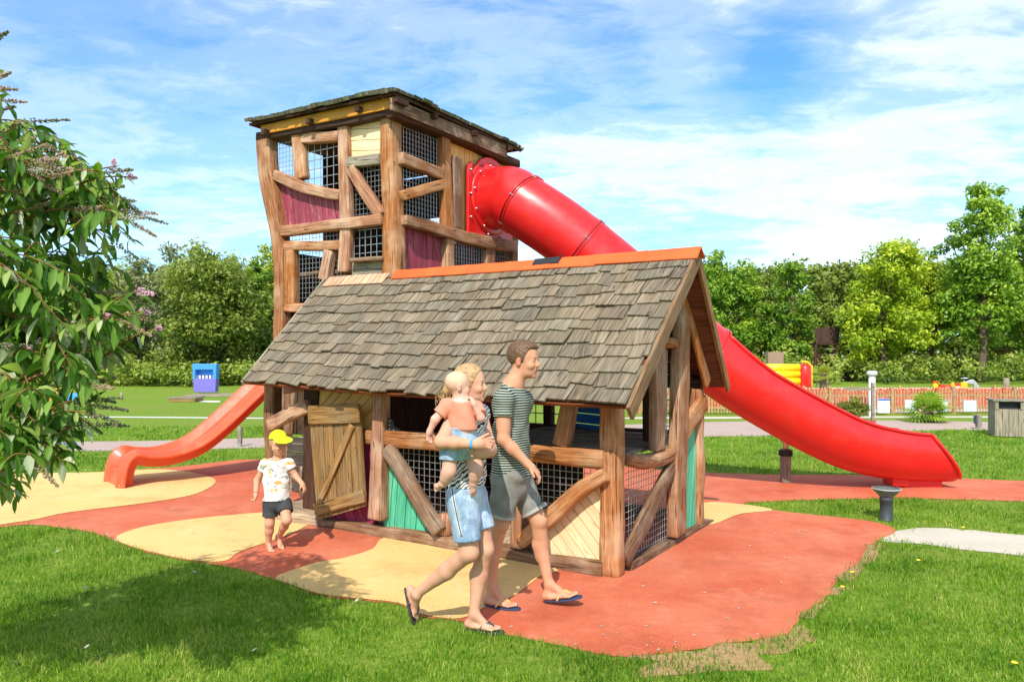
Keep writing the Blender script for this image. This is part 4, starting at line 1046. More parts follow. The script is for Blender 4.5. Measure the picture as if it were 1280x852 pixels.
board(1176,507,.36,.33,'pale blue and white board on the fence half hidden by the palm fronds',(.1,.2,.5),((.70,.78,.82),))
board(1212.5,507,.35,.31,'light blue board on the fence between the palm and the bin',None,((.55,.72,.84),))
board(1281,506,.34,.31,'pale blue board at the right end of the fence, right of the bin',(.1,.3,.6),((.66,.80,.88),))
# ---------------- distant playground things
def inflatable():
    Y = 33; c = at(992,498,Y); c.z = 0; t = thing('bouncy_castle', 'yellow inflatable with an upright red tube beyond the red chute', 'inflatable', c)
    mb = MB()
    for z in (.2,.52,.84,1.12): mb.tube([c+V(-1.5,0,z), c+V(.25,0,z)], .17, 12)
    part(mb, 'yellow_wall', plain('yellow_inflatable', lin(250,205,20), .35), t, smooth=True)
    mb = MB(); mb.tube([c+V(.5,0,0), c+V(.5,0,1.15), c+V(.5,0,1.28)], [.27,.27,.16], 16); part(mb, 'red_tube', plain('red_inflatable', lin(220,30,24), .35), t, smooth=True)
    mb = MB(); mb.tube([c+V(.8,0,0), c+V(.8,0,1.2), c+V(.62,0,1.36), c+V(.35,0,1.4)], .05, 10); part(mb, 'yellow_edge', plain('yellow_edge', lin(245,190,10), .35), t, smooth=True)
    mb = MB()
    mb.bx(at(968,470,Y+1), .35, .2, .35, 0, (.30,.20,.13)); tag(part(mb, 'wooden_kiosk', 'tint', None), 'small brown wooden kiosk box left of the yellow inflatable', 'kiosk')
inflatable()
bpy.data.objects['wooden_kiosk'].location.z = 0
bpy.data.objects['wooden_kiosk'].scale.z = 2.6
def spring_plane():
    Y = 29; c = at(1190,500,Y); c.z = 0; t = thing('play_aeroplane', 'red and yellow play aeroplane with tail fin behind the fences', 'play equipment', c)
    def P(px, py, dy=0): return at(px, py, Y+dy)
    red = plain('plane_red', lin(226,50,26), .45); yel = plain('plane_yellow', lin(245,180,20), .45)
    mb = MB(); mb.prism([P(1172,480),P(1192,482),P(1192,491),P(1176,486)], V(0,-1,0), .25); part(mb, 'tail_boom', red, t)
    mb = MB(); mb.prism([P(1167,476),P(1171,476),P(1175,481),P(1173,486),P(1167,484)], V(0,-1,0), .06); part(mb, 'tail_fin', red, t)
    mb = MB(); mb.lathe([(0,.0),(.1,.0),(.1,.05),(0,.05)], P(1169,481.5,-.06), 14, None, V(0,-1,0)); mb.prism([P(1170,477),P(1175,478),P(1173,481)], V(0,-1,0), .08); part(mb, 'yellow_roundel', yel, t)
    mb = MB(); mb.prism([P(1190,481),P(1209,479),P(1209,493),P(1190,493)], V(0,-1,0), .4); part(mb, 'body', red, t)
    mb = MB(); mb.prism([P(1189.5,482,-.05),P(1192,477,-.05),P(1194,482,-.05),P(1201,485,-.05),P(1201,495,-.05),P(1192,495,-.05)], V(0,-1,0), .1); part(mb, 'nose_panel', yel, t)
    mb = MB(); mb.tube([P(1198+6*math.cos(a), 489+6*math.sin(a)*.9, -.3) for a in [R(-160+i*15) for i in range(11)]], .035, 8); part(mb, 'hoop', plain('cream_hoop', (.8,.72,.55), .5), t, smooth=True)
    mb = MB(); mb.bx(P(1205,484,-.25), .12, .02, .2); part(mb, 'door_panel', yel, t)
    mb = MB(); 
    for x in (1178,1195,1206): mb.tube([V(P(x,490).x, Y, 0), P(x,488)], .04, 6)
    part(mb, 'legs', red, t)
spring_plane()
def arches():
    Y = 30; c = at(1215,500,Y); c.z = 0; t = thing('water_arches', 'steel arched spray pipes with a flat top disc beside the play aeroplane', 'play equipment', c)
    st = plain('pale_steel', (.6,.61,.6), .35, .5, .1, 10, 0, .5)
    for i, (x0, x1, y1) in enumerate(((1206,1221,474),(1207,1224,476),(1208,1227,479))):
        A = at(x0, 478, Y+i*.2); B = at(x1, 497, Y+i*.2); Mm = at((x0+x1)/2+3, y1+1, Y+i*.2); mb = MB(); mb.tube(crom([A, Mm, at(x1-2, y1+9, Y+i*.2), V(B.x,B.y,0)], 6), .03, 8); part(mb, 'arch', st, t, smooth=True)
    mb = MB(); q = at(1205,475,Y); mb.tube([V(q.x,q.y,0), q], .03, 8); part(mb, 'stem', st, t)
    mb = MB(); mb.lathe([(0,0),(.13,.0),(.13,.03),(0,.05)], at(1206,473,Y), 18); part(mb, 'disc', st, t, smooth=True)
arches()
def tallpost(px, ytop, Y, label, r=.12):
    a = at(px, ytop, Y); mb = MB(); b = V(a.x, a.y, 0); mb.tube([b, (a+b)/2, a], [r, r*.95, r*.9], 10); tag(part(mb, 'timber_post', 'grey', None, smooth=True), label, 'post')
tallpost(1258, 472, 33, 'round timber post standing beyond the fence above the bin', .13)
def parasol():
    Y = 31; c = at(1029,500,Y); c.z = 0; t = thing('thatched_palm', 'yellow green palm with splayed prop poles behind the far fence', 'palm tree', c)
    for (x0, x1) in ((1023,1018),(1028,1034),(1035,1041)):
        mb = MB(); A = at(x0,473,Y); B = at(x1,499,Y); B.z = 0; mb.tube([A,B], .03, 6); part(mb, 'prop_pole', 'grey', t)
    mb = MB(); mb.tube([c, c+V(0,0,.9)], [.16,.12], 10); part(mb, 'trunk', 'bark', t)
    fronds(t, c+V(-.05,0,.85), 26, .62, .3, 'leafD', up=.75)
def fronds(par, c, n, L, w, mat, up=.5, seed=3):
    rg = random.Random(seed); vs = []; fs = []; cs = []
    for i in range(n):
        a = rg.uniform(0, 6.283); el = rg.uniform(-.35, 1.25)*1.0; ll = L*rg.uniform(.75,1.1)
        d = V(math.cos(a)*math.cos(el), math.sin(a)*math.cos(el), math.sin(el)); st = c+d*ll*.42+V(0,0,-.05*ll)
        sd_ = d.cross(V(0,0,1)).normalized(); nn = sd_.cross(d).normalized(); tt = rg.uniform(.2,.9)
        # petiole
        b = len(vs); q = sd_*.008
        vs += [c-q, c+q, st+q, st-q]; fs.append((b,b+1,b+2,b+3)); cs += [(tt*.8,)*3]*4
        m = 15
        for k in range(m):
            th = R(-105+210*k/(m-1)); e = d*math.cos(th)+sd_*math.sin(th); lk = ll*.58*(.75+.25*math.cos(th))
            e2 = (e*.8+V(0,0,-.45)).normalized(); p1 = st+e*lk*.55; p2 = p1+e2*lk*.42
            sw = nn.cross(e).normalized()*(.017+.0*lk); b = len(vs)
            vs += [st, p1+sw, p2, p1-sw]; fs.append((b,b+1,b+2,b+3)); cs += [(tt*rg.uniform(.8,1.1),)*3]*4
    o = mesh_obj('fronds', [tuple(v) for v in vs], fs, M[mat], par, c=cs); return o
parasol()
def palm():
    p = G(1160, 527); t = thing('fan_palm', 'small green fan palm planted in front of the picket fence', 'palm tree', p)
    mb = MB(); mb.tube([p, p+V(0,0,.12), p+V(0,0,.28)], [.14,.15,.11], 12); part(mb, 'trunk', 'bark', t, smooth=True)
    fronds(t, p+V(0,0,.22), 44, .78, .3, 'leafB', seed=8)
palm()
def hut():
    p = at(255,494,31); p.z = 0; t = thing('beach_chair', 'blue hooded beach chair with a purple lower half on the far lawn', 'beach chair', p)
    def P(px, py, dy=0): return at(px, py, 31+dy)
    bl = plain('blue_canvas', lin(60,140,226), .6); pu = plain('purple_canvas', lin(112,104,184), .7); wh = plain('white_stripe', (.7,.72,.78), .6)
    mb = MB(); mb.prism([P(241,475),P(270,475),P(269,492),P(242,492)], V(0,-1,0), .35); part(mb, 'lower_body', pu, t, bevel=.02)
    mb = MB(); mb.prism([P(240,456.5),P(270.5,457),P(270,476),P(266,476),P(266,464),P(244,464),P(244,476),P(241,476)], V(0,-1,0), .33); part(mb, 'hood', bl, t, bevel=.02)
    mb = MB(); mb.prism([P(243,463,.28),P(267,463,.28),P(267,477,.28),P(243,477,.28)], V(0,-1,0), .05); part(mb, 'hood_back', bl, t)
    mb = MB(); mb.prism([P(244.5,471,.12),P(266,471,.12),P(266,476,.12),P(244.5,476,.12)], V(0,-1,0), .12); part(mb, 'cushion', wh, t)
    for i in range(5):
        mb = MB(); x = 246.5+i*4.3; mb.prism([P(x,471,.1),P(x+1.6,471,.1),P(x+1.6,475.5,.1),P(x,475.5,.1)], V(0,-1,0), .02); part(mb, 'cushion_stripe', plain('stripe_navy', (.03,.04,.12), .6), t)
    q = at(240,499,27); q.z = 0; t2 = thing('wooden_platform', 'low pale wooden platform on the grass in front of the beach chair', 'platform', q)
    mb = MB(); mb.bx(q+V(-.2,0,.14), .5, .4, .03); part(mb, 'top_boards', 'grey', t2)
    mb = MB(); mb.bx(q+V(-.2,-.02,.06), .46, .36, .05); part(mb, 'frame', 'door', t2)
    q = at(268,494,30.2); q.z = 0; t3 = thing('wooden_platform', 'longer grey platform directly under the beach chair', 'platform', q)
    mb = MB(); mb.bx(q+V(-.1,.5,.04), 1.0, .8, .03); part(mb, 'top_boards', 'grey', t3)
    mb = MB(); mb.bx(q+V(-.1,.5,.0), .9, .7, .02); part(mb, 'frame', 'door', t3)
    p.z = .0; t.location.z = .07
    tallpost(152, 490, 28, 'short wooden stake on the far lawn right of the big bush', .05)
    # things half seen through the bush
    c = G(58, 562); mb = MB(); cc = lin(30,150,235)[:3]
    mb.prism([c+V(-.25,0,0), c+V(.35,0,.0), c+V(.3,0,.10), c+V(.1,0,.06), c+V(-.2,0,.16)], V(0,-1,0), .4, cc); tag(part(mb, 'play_mat', 'tint', None), 'bright blue folded mat half hidden behind the bush leaves', 'mat')
    c = at(78,512,24); c.z = 0; t = thing('children_tent', 'small orange and blue play tent seen through the bush leaves', 'tent', c)
    mb = MB(); mb.add([c+V(-.35,-.3,0),c+V(.0,-.3,0),c+V(.0,.3,0),c+V(-.35,.3,0),c+V(-.15,0,.75)], [(0,1,4),(1,2,4),(2,3,4),(3,0,4)]); part(mb, 'orange_panel', plain('tent_orange', lin(250,160,30), .6), t)
    mb = MB(); mb.bx(c+V(.35,0,.3), .32, .28, .14); part(mb, 'blue_panel', plain('tent_blue', lin(60,150,225), .6), t, bevel=.03)
hut()

# ================================================================ TREES
def leaves_np(rg, C, rad, n_per, size, flat=.75):
    """leaf quads around clump centres C"""
    k = len(C); N = k*n_per
    cen = np.repeat(C, n_per, 0); off = rg.normal(0, 1, (N, 3)); off /= np.linalg.norm(off, axis=1)[:,None]+1e-9
    rr = rad*rg.random((N,1))**.45*np.repeat(rg.uniform(.6,1.35,(k,1)), n_per, 0)
    P = cen+off*rr*np.array([1,1,flat])
    nrm = off*.8+rg.normal(0,.6,(N,3))+np.array([0,0,.5]); nrm /= np.linalg.norm(nrm, axis=1)[:,None]
    ref = rg.normal(0,1,(N,3)); a = np.cross(nrm, ref); a /= np.linalg.norm(a,axis=1)[:,None]+1e-9; b = np.cross(nrm, a)
    s = size*rg.uniform(.6,1.3,(N,1))
    v = np.stack([P-a*s, P-b*s*.55+nrm*s*.12, P+a*s, P+b*s*.55+nrm*s*.12], 1)
    ct = np.clip(np.repeat(rg.normal(.5,.16,(k,1)), n_per, 0)+rg.normal(0,.14,(N,1))+off[:,2:3]*.10, 0, 1)
    col = np.repeat(np.repeat(ct,3,1), 4, 0)
    return v.reshape(-1,3), np.arange(N*4).reshape(-1,4), col
def tree(px, ytop, Y, wpx, kind, label, n=90, leafn=110, ls=.13, trunkpx=None, seed=0, ybot=None, dens=1, group='trees round the park', name='tree', bark='bark', lobes=6, clr=.52):
    rg = np.random.default_rng(seed+1); rr = random.Random(seed)
    base = at(px, CY, Y); base.z = 0
    top = CH+(CY-ytop)*Y/F; W_ = wpx*Y/F/2
    zb = (CH-(ybot-CY)*Y/F) if ybot else top*.22
    t = thing(name, label, 'tree', base, group)
    # lobes
    L = []
    L.append((0,0,(zb+top)/2, W_*.75, (top-zb)/2*.92))
    for i in range(lobes):
        a = 6.283*i/lobes+rr.uniform(-.4,.4); z = rr.uniform(.25,.78); q = W_*rr.uniform(.35,.6)*(1.2-z*.5)
        L.append((math.cos(a)*q, math.sin(a)*q, zb+(top-zb)*z, W_*rr.uniform(.35,.55), (top-zb)*rr.uniform(.14,.24)))
    L.append((W_*rr.uniform(-.2,.2),0,top-(top-zb)*.16, W_*.42, (top-zb)*.16))
    C = []
    per = [max(3, int(n*(l[3]**2*l[4])/sum(q[3]**2*q[4] for q in L))) for l in L]
    for l, m in zip(L, per):
        d = rg.normal(0,1,(m,3)); d /= np.linalg.norm(d,axis=1)[:,None]; r = rg.random((m,1))**.33*.95
        C.append(np.array([l[0],l[1],l[2]])+d*r*np.array([l[3],l[3],l[4]]))
    C = np.concatenate(C); C[:,2] = np.clip(C[:,2], zb, top-.25)
    vv, ff, cc = leaves_np(rg, C, W_*.21+.12, leafn, ls)
    vv += np.array(base)
    mesh_obj('crown', vv, ff, M[kind], t, c=cc)
    mb = MB(); tr = max(.10, top*.020); tb = base+V(0,0,0)
    if trunkpx: tb = at(trunkpx, CY, Y); tb.z = 0
    mid = base+V(rr.uniform(-.3,.3),0,zb+(top-zb)*.35); mb.tube(crom([tb, tb.lerp(mid,.5)+V(rr.uniform(-.2,.2),0,0), mid, base+V(0,0,top*.85)], 4), [tr*(1-.8*i/12) for i in range(13)], 8)
    for i in range(16):
        c = Vector(C[rr.randrange(len(C))])+base; s = tb.lerp(mid, rr.uniform(.45,1)); s2 = s.lerp(c,.5)+V(0,0,-.15)
        mb.tube(crom([s, s2, c], 3), [tr*.42, tr*.36, tr*.3, tr*.24, tr*.18, tr*.12, tr*.06], 5)
    part(mb, 'trunk', bark, t, smooth=True)
    return t
tree(905,314,56,120,'leafB','dark green broad tree just right of the playhouse gable behind the red chute',120,120,.15,seed=1,ybot=470)
tree(948,338,60,90,'leafC','olive tree between the gable tree and the pointed tree on the right side',80,110,.15,seed=2,ybot=470)
tree(985,322,54,72,'leafB','tall narrow green tree with a pointed top left of the treehouse',80,110,.14,seed=3,ybot=475)
tree(1022,338,58,66,'leafC','slim olive tree with thin reddish top above the treehouse',60,90,.14,seed=4,ybot=470)
tree(1103,290,46,122,'leafA','bright round maple tree with a curved pale trunk beside the treehouse',150,130,.13,trunkpx=1108,seed=5,ybot=462,lobes=8)
tree(1165,312,49,90,'leafA','yellow green maple between the round maple and the tallest tree',100,120,.13,seed=6,ybot=468)
tree(1228,214,45,112,'leafB','tallest tree on the right, airy bright green crown and dark trunk',170,105,.13,trunkpx=1225,seed=7,ybot=455,lobes=9)
tree(1296,236,47,110,'leafB','tall green tree cut by the right edge of the photo',130,110,.14,seed=8,ybot=460)
tree(1262,372,53,60,'leafF','russet bush-like tree low beside the tallest tree',50,100,.13,seed=9,ybot=470)
tree(266,306,42,150,'leafC','broad green tree on the left behind the beach chair',170,130,.13,seed=11,ybot=484,lobes=9)
tree(322,322,45,70,'leafB','green tree between the broad tree and the play tower',80,110,.13,seed=12,ybot=480)
tree(338,288,50,84,'leafD','yellow green birch showing beside the play tower legs',80,80,.13,seed=13,ybot=470)
tree(212,292,54,90,'leafE','pale greyish thin-leaved tree behind the broad tree',90,70,.12,seed=14,ybot=460)
tree(172,308,50,80,'leafE','pale grey green tree right behind the near bush tips',80,75,.12,seed=15,ybot=470)
tree(128,330,47,90,'leafC','olive tree partly covered by the near flowering bush',90,100,.14,seed=16,ybot=480)
tree(70,340,46,100,'leafB','green tree behind the flowering bush near the left edge',90,100,.14,seed=17,ybot=480)
tree(0,336,46,120,'leafC','olive tree at the left edge behind the flowering bush',90,100,.14,seed=18,ybot=480)
for i, (x, y, k) in enumerate(((420,350,'leafC'),(520,355,'leafB'),(620,350,'leafC'),(720,345,'leafB'),(810,340,'leafC'))):
    tree(x,y,58,120,k,'green tree hidden behind the playhouse in the far row',70,90,.17,seed=20+i,ybot=475,group='trees hidden behind the playhouse')
# continuous undergrowth and far wood
def mass(name, label, x0, x1, Y0, Y1, h0, h1, nclump, per, size, mat, seed, kind='stuff', cat='undergrowth', cr=.62):
    rg = np.random.default_rng(seed); X = rg.uniform(x0, x1, nclump); Yy = rg.uniform(Y0, Y1, nclump)
    hh = np.array([h0+(h1-h0)*(.5+.5*noise.noise(Vector((x*.35, 3, seed)))) for x in X]); Z = hh*rg.random(nclump)**.7
    v, f, c = leaves_np(rg, np.stack([X, Yy, Z], 1), cr, per, size)
    v[:,2] = np.maximum(v[:,2], .01)
    tag(mesh_obj(name, v, f, M[mat], origin=((x0+x1)/2, (Y0+Y1)/2, 0), c=c), label, cat, kind=kind)
mass('far_wood', 'far woodland closing the view behind the trees on the right', 12, 75, 62, 68, 8.0, 10.4, 1500, 80, .24, 'leafC', 31, cat='woodland', cr=1.2)
mass('far_wood', 'far woodland closing the view behind the trees on the left', -60, -19, 62, 68, 7.0, 10.0, 900, 80, .24, 'leafC', 34, cat='woodland', cr=1.2)
mass('far_wood', 'low far wood hidden behind the playhouse', -19, 12, 62, 68, 3, 6, 400, 60, .22, 'leafC', 35, cat='woodland')
mass('undergrowth', 'mixed shrubs growing under the trees on the right', 14, 45, 42, 53, -.6, 3.4, 300, 80, .12, 'leafC', 32)
mass('undergrowth', 'dark hedge and reeds along the far edge of the left lawn', -34, -12, 39, 46, -.2, 2.4, 380, 80, .12, 'leafC', 33)
# ---- treehouse
def treehouse():
    Y = 47.5; c = at(1050,490,Y); c.z = 0; t = thing('treehouse', 'dark wooden treehouse on tall palisade legs among the trees', 'treehouse', c)
    dk = 'dark'; mb = MB()
    def P(px, py, dy=0): return at(px, py, Y+dy)
    for i in range(22):
        x = 1027+i*1.75; a = P(x, 492); a.z = 0; h = 440-abs(i-5)*-1.2; b = P(x-8+i*.3, max(438, 436+i*1.5)+random.uniform(-3,3), .4); mb.tube([a, b], .06, 5)
    part(mb, 'palisade', 'dark', t)  # dark wood puts the shade of the trees into the palisade's colour
    mb = MB(); planks(mb, [P(1018,410), P(1050,407), P(1048,430), P(1020,430)], V(0,-1,0), V(0,0,1), .16); part(mb, 'hut_wall', 'dark', t)
    mb = MB(); mb.bx(P(1034,430,.6), .85, .8, .06); part(mb, 'platform', dk, t)
    mb = MB(); mb.bx(P(1075,455,.6), 1.0, .8, .07); part(mb, 'lower_platform', dk, t)
    mb = MB(); planks(mb, [P(1060,438,1.2), P(1092,440,1.2), P(1092,455,1.2), P(1060,455,1.2)], V(0,-1,0), V(0,0,1), .2); part(mb, 'back_boards', dk, t)
    for (x, y0) in ((1020,430),(1044,430),(1066,456),(1076,456),(1090,456)):
        mb = MB(); a = P(x+random.uniform(-4,4), 490); a.z = 0; mb.tube([a, P(x, y0)], .10, 6); part(mb, 'leg', dk, t)
    for i in range(7):
        mb = MB(); q = P(1036+i*3, 436+i*7); mb.bx(q, .25, .3, .03); part(mb, 'stair_tread', 'grey', t)
treehouse()
# red leaved bush by the path
def bush(px, py, w, h, label, mat='leafC', seed=40, nb=34, extra=None):
    p = G(px, py); rg = np.random.default_rng(seed); t = thing('bush', label, 'bush', p)
    d = rg.normal(0,1,(nb,3)); d /= np.linalg.norm(d,axis=1)[:,None]; C = d*rg.random((nb,1))**.4*np.array([w/2*.8,w/2*.6,h/2*.8])+np.array([0,0,h*.52])
    v, f, c = leaves_np(rg, C, .15, 110, .030); v[:,2] = np.maximum(v[:,2], .01); v += np.array(p)
    mesh_obj('foliage', v, f, M[mat], t, c=c)
    if extra: 
        v, f, c = leaves_np(rg, C[:nb//2]+np.array([0,0,.05]), .16, 22, .028); v += np.array(p); mesh_obj('red_leaf_tips', v, f, M[extra], t, c=c)
    mb = MB()
    for i in range(10):
        a = random.random()*6.28; mb.tube([p, p+V(math.cos(a)*w*.2, math.sin(a)*w*.2, h*.45), p+V(math.cos(a)*w*.36, math.sin(a)*w*.36, h*.85)], [.012,.009,.004], 5)
    part(mb, 'stems', 'twig', t)
M['leafR'] = leafmat('red_leaf_tips', [lin(120,60,36), lin(160,80,50), lin(186,104,70), lin(190,130,90)])
bush(1064,525,.86,.62,'dense bush with reddish leaf tips beside the path by the red chute',extra='leafR')
bush(1030,520,.5,.45,'small olive shrub behind the red chute, left of the reddish bush',seed=44,nb=14)

# ================================================================ FLOWERING BUSH, near left
def buddleia():
    rg = random.Random(12); base = V(-3.75, 3.5, 0)
    t = thing('buddleia_bush', 'large flowering bush with drooping leaves and brown and pink flower spikes at left edge', 'bush', base)
    bnd = [(60,0),(90,8),(130,30),(150,55),(190,72),(215,95),(235,150),(265,172),(290,178),(330,160),(360,172),(400,180),(430,168),(460,135),(500,112),(530,112),(560,100),(590,88),(610,60),(640,22)]
    def xb(y):
        for (y0,x0),(y1,x1) in zip(bnd[:-1], bnd[1:]):
            if y0 <= y <= y1: return x0+(x1-x0)*(y-y0)/(y1-y0)
        return 0
    lv = {'bud': ([],[],[]), 'budgrey': ([],[],[])}
    def leaf(p, d, L, w, tt, kind='bud', droop=.5):
        vs, fs, cs = lv[kind]
        d = d.normalized(); side = d.cross(V(0,0,1)); side = side.normalized() if side.length > 1e-3 else V(1,0,0)
        roll = rg.uniform(-.9,.9); up = side.cross(d); side = side*math.cos(roll)+up*math.sin(roll)
        prof = [(0,.06),(.18,.55),(.42,1.0),(.7,.72),(.9,.28),(1,.02)]; b = len(vs); q = p; prev = 0; dd = Vector(d)
        curl = rg.uniform(-.3,.3)
        for (u, ww) in prof:
            q = q+dd*L*(u-prev); prev = u; dd = (dd+V(0,0,-droop*.28)+side*curl*.1).normalized()
            nn = side.cross(dd).normalized(); fold = .28*w*ww
            vs += [q-side*w*ww*.5+nn*fold*rg.uniform(.6,1.2), q, q+side*w*ww*.5+nn*fold*rg.uniform(.6,1.2)]; cs += [(tt,)*3, (min(1,tt+.12),)*3, (tt,)*3]
        for i in range(5):
            k = b+i*3; fs.append((k,k+1,k+4,k+3)); fs.append((k+1,k+2,k+5,k+4))
    stems = MB(); dark = []; spikes = []
    def spike(p, d, L, rad, col, n=70):
        spikes.append((p, d.normalized(), L, rad, col, n))
    def shoot(path, leafy0=.35, dens=1.0, big=1.0, kindp=.12):
        n = len(path); L = sum((path[i+1]-path[i]).length for i in range(n-1)); acc = 0; nxt = L*leafy0
        for i in range(n-1):
            sl = (path[i+1]-path[i]).length; d = (path[i+1]-path[i]).normalized()
            while acc+sl > nxt:
                p = path[i].lerp(path[i+1], (nxt-acc)/sl); frac = nxt/L
                a = rg.uniform(0, 6.28); sd_ = d.orthogonal().normalized(); sd_ = sd_*math.cos(a)+d.cross(sd_)*math.sin(a)
                for s in (1,-1):
                    ll = rg.uniform(.10,.18)*big*(1.12-.5*frac); dr = (sd_*s+d*.5+V(0,0,-rg.uniform(.1,.9))).normalized()
                    kd = 'budgrey' if rg.random() < kindp else 'bud'
                    leaf(p, dr, ll, ll*rg.uniform(.26,.38), min(1,max(0,rg.gauss(.48,.24))), kd, rg.uniform(.3,1.1))
                nxt += rg.uniform(.032,.052)/dens
            acc += sl
    N = 84
    for i in range(N):
        for _ in range(20):
            y = rg.uniform(200, 628); x = rg.uniform(-170, xb(y)-6) if rg.random() < .62 else xb(y)-rg.uniform(4,50)
            if x < xb(y): break
        Y = rg.uniform(2.75, 3.75); tip = at(x, y, Y)
        b0 = base+V(rg.uniform(-.35,.35), rg.uniform(-.4,.4), rg.uniform(0,.3))
        rise = tip.z+rg.uniform(.0,.35); m1 = b0.lerp(tip,.35); m1.z = rise*.55; m2 = b0.lerp(tip,.75); m2.z = rise*.97+.05
        pth = crom([b0, m1, m2, tip], 7); stems.tube(pth, [.008*(1-.8*k/(len(pth)-1)) for k in range(len(pth))], 5, False)
        shoot(pth, .5, .8 if y < 230 else 1.0, .62 if y < 210 else 1.0)
        # side shoots
        for _ in range(3):
            k = rg.randrange(len(pth)//2, len(pth)-1); s = pth[k]; e = s+V(rg.uniform(-.14,.14), rg.uniform(-.15,.15), rg.uniform(-.13,.10))
            mx_ = 640+F*e.x/e.y; my_ = CY+F*(CH-e.z)/e.y
            if mx_ > xb(my_)+4: continue
            sp_ = crom([s, s.lerp(e,.5)+V(0,0,.03), e], 3); stems.tube(sp_, .003, 4, False); shoot(sp_, .1, 1.1, .85)
        d = (tip-pth[-3]).normalized()
        for _k in range(3 if y < 260 else (1 if rg.random() < .4 else 0)):
            sp0 = tip+V(rg.uniform(-.06,.02), rg.uniform(-.05,.05), rg.uniform(-.05,.02))*(1 if _k else 0); spike(sp0, d+V(rg.uniform(-.3,.3),rg.uniform(-.3,.3),rg.uniform(-.1,.6)), rg.uniform(.09,.15), .018, rg.choice([0,0,0,1,3]), 120)
    # hand placed spikes (px,py start -> end, colour) 0 brown 1 dark green-brown 2 pink 3 grey-brown
    for (x0,y0,x1,y1,c) in ((25,152,88,150,1),(0,125,34,128,0),(-6,50,10,40,1),(55,180,82,196,0),(101,228,100,195,1),(132,215,166,212,1),(138,235,156,233,1),(140,250,140,242,0),
        (150,262,210,280,1),(160,275,196,296,0),(5,165,28,150,0),(60,205,80,190,0),(143,208,142,199,2),(158,221,171,222,2),(105,240,112,252,2),(50,205,60,196,2),(88,268,104,276,2),
        (5,182,45,172,0),(20,195,60,180,0),(-5,205,30,190,0),(40,215,72,206,0),(10,225,50,218,3),(60,222,92,214,0),(75,232,108,236,0),(20,240,62,232,0),(95,262,128,258,0),(112,248,130,262,3),(60,250,96,246,3),(-5,98,14,90,0),(-8,110,22,112,0),(-5,140,20,133,0),(35,262,70,250,0),(120,272,150,284,0),(28,440,85,404,3),(72,430,128,432,3),(0,430,42,432,3),(172,364,193,368,2),(172,386,178,388,2),(183,390,186,391,2),(132,393,138,394,2),(198,410,200,412,2),(35,410,40,412,2),(32,436,40,440,2),
        (92,482,146,472,1),(96,500,150,497,1),(112,505,160,513,1),(105,515,150,528,1),(115,530,162,532,1),(100,522,128,542,1),(120,498,145,503,1),(160,395,196,402,0),(150,400,190,420,0)):
        Y = 3.0+rg.uniform(-.15,.15); A = at(x0,y0,Y); B = at(x1,y1,Y+rg.uniform(-.05,.05)); L = (B-A).length
        spikes.append((A, (B-A).normalized(), L, .020 if c == 2 else .015, c, int(60+L*500)))
        r0 = at(x0-50-rg.uniform(0,40), y0+rg.uniform(5,40), Y+.15); q = crom([r0, r0.lerp(A,.6)+V(0,0,.02), A], 4); stems.tube(q, [.005*(1-.5*k/(len(q)-1)) for k in range(len(q))], 5, False); shoot(q, .1, .8, .8)
        stems.tube([A, B], .0018, 4, False)
    # reddish bare branch
    for P_ in ([(-10,515,3),(30,478,3),(58,465,2.95),(84,452,2.95)],):
        q = crom([at(*p) for p in P_], 4); stems.tube(q, [.006]*len(q), 6)
    for kind, (vs, fs, cs) in lv.items():
        mesh_obj('foliage' if kind == 'bud' else 'pale_foliage', [tuple(v) for v in vs], fs, M[kind], t, c=cs, smooth=True)
    stems.build('stems', M['twig'], t, True)
    pal = [((.30,.20,.11),(.42,.30,.18)), ((.10,.10,.06),(.22,.22,.12)), ((.58,.26,.36),(.72,.44,.52)), ((.26,.24,.16),(.42,.40,.28))]
    for nm, ids in (('flower_spikes', (0,1,3)), ('pink_flowers', (2,))):
        mb = MB()
        for (p, d, L, rad, c, n) in spikes:
            if c not in ids: continue
            a_, b_ = pal[c]
            for i in range(n):
                u = rg.random()**.8; r = rad*(1-.7*u)*rg.uniform(.2,1); th = rg.uniform(0,6.28); o1 = d.orthogonal().normalized(); o2 = d.cross(o1)
                q = p+d*L*u+(o1*math.cos(th)+o2*math.sin(th))*r; s = rg.uniform(.003,.0062); f = rg.random(); col = tuple(a_[k]+(b_[k]-a_[k])*f for k in range(3))
                ax = V(rg.uniform(-1,1),rg.uniform(-1,1),rg.uniform(-1,1)).normalized()*s; ay = ax.orthogonal().normalized()*s*.7; az = ax.cross(ay).normalized()*s*.6
                mb.add([q+ax, q+ay, q-ax, q-ay, q+az, q-az], [(0,1,4),(1,2,4),(2,3,4),(3,0,4),(1,0,5),(2,1,5),(3,2,5),(0,3,5)], None, col)
        mb.build(nm, M['tintrough'], t)
buddleia()
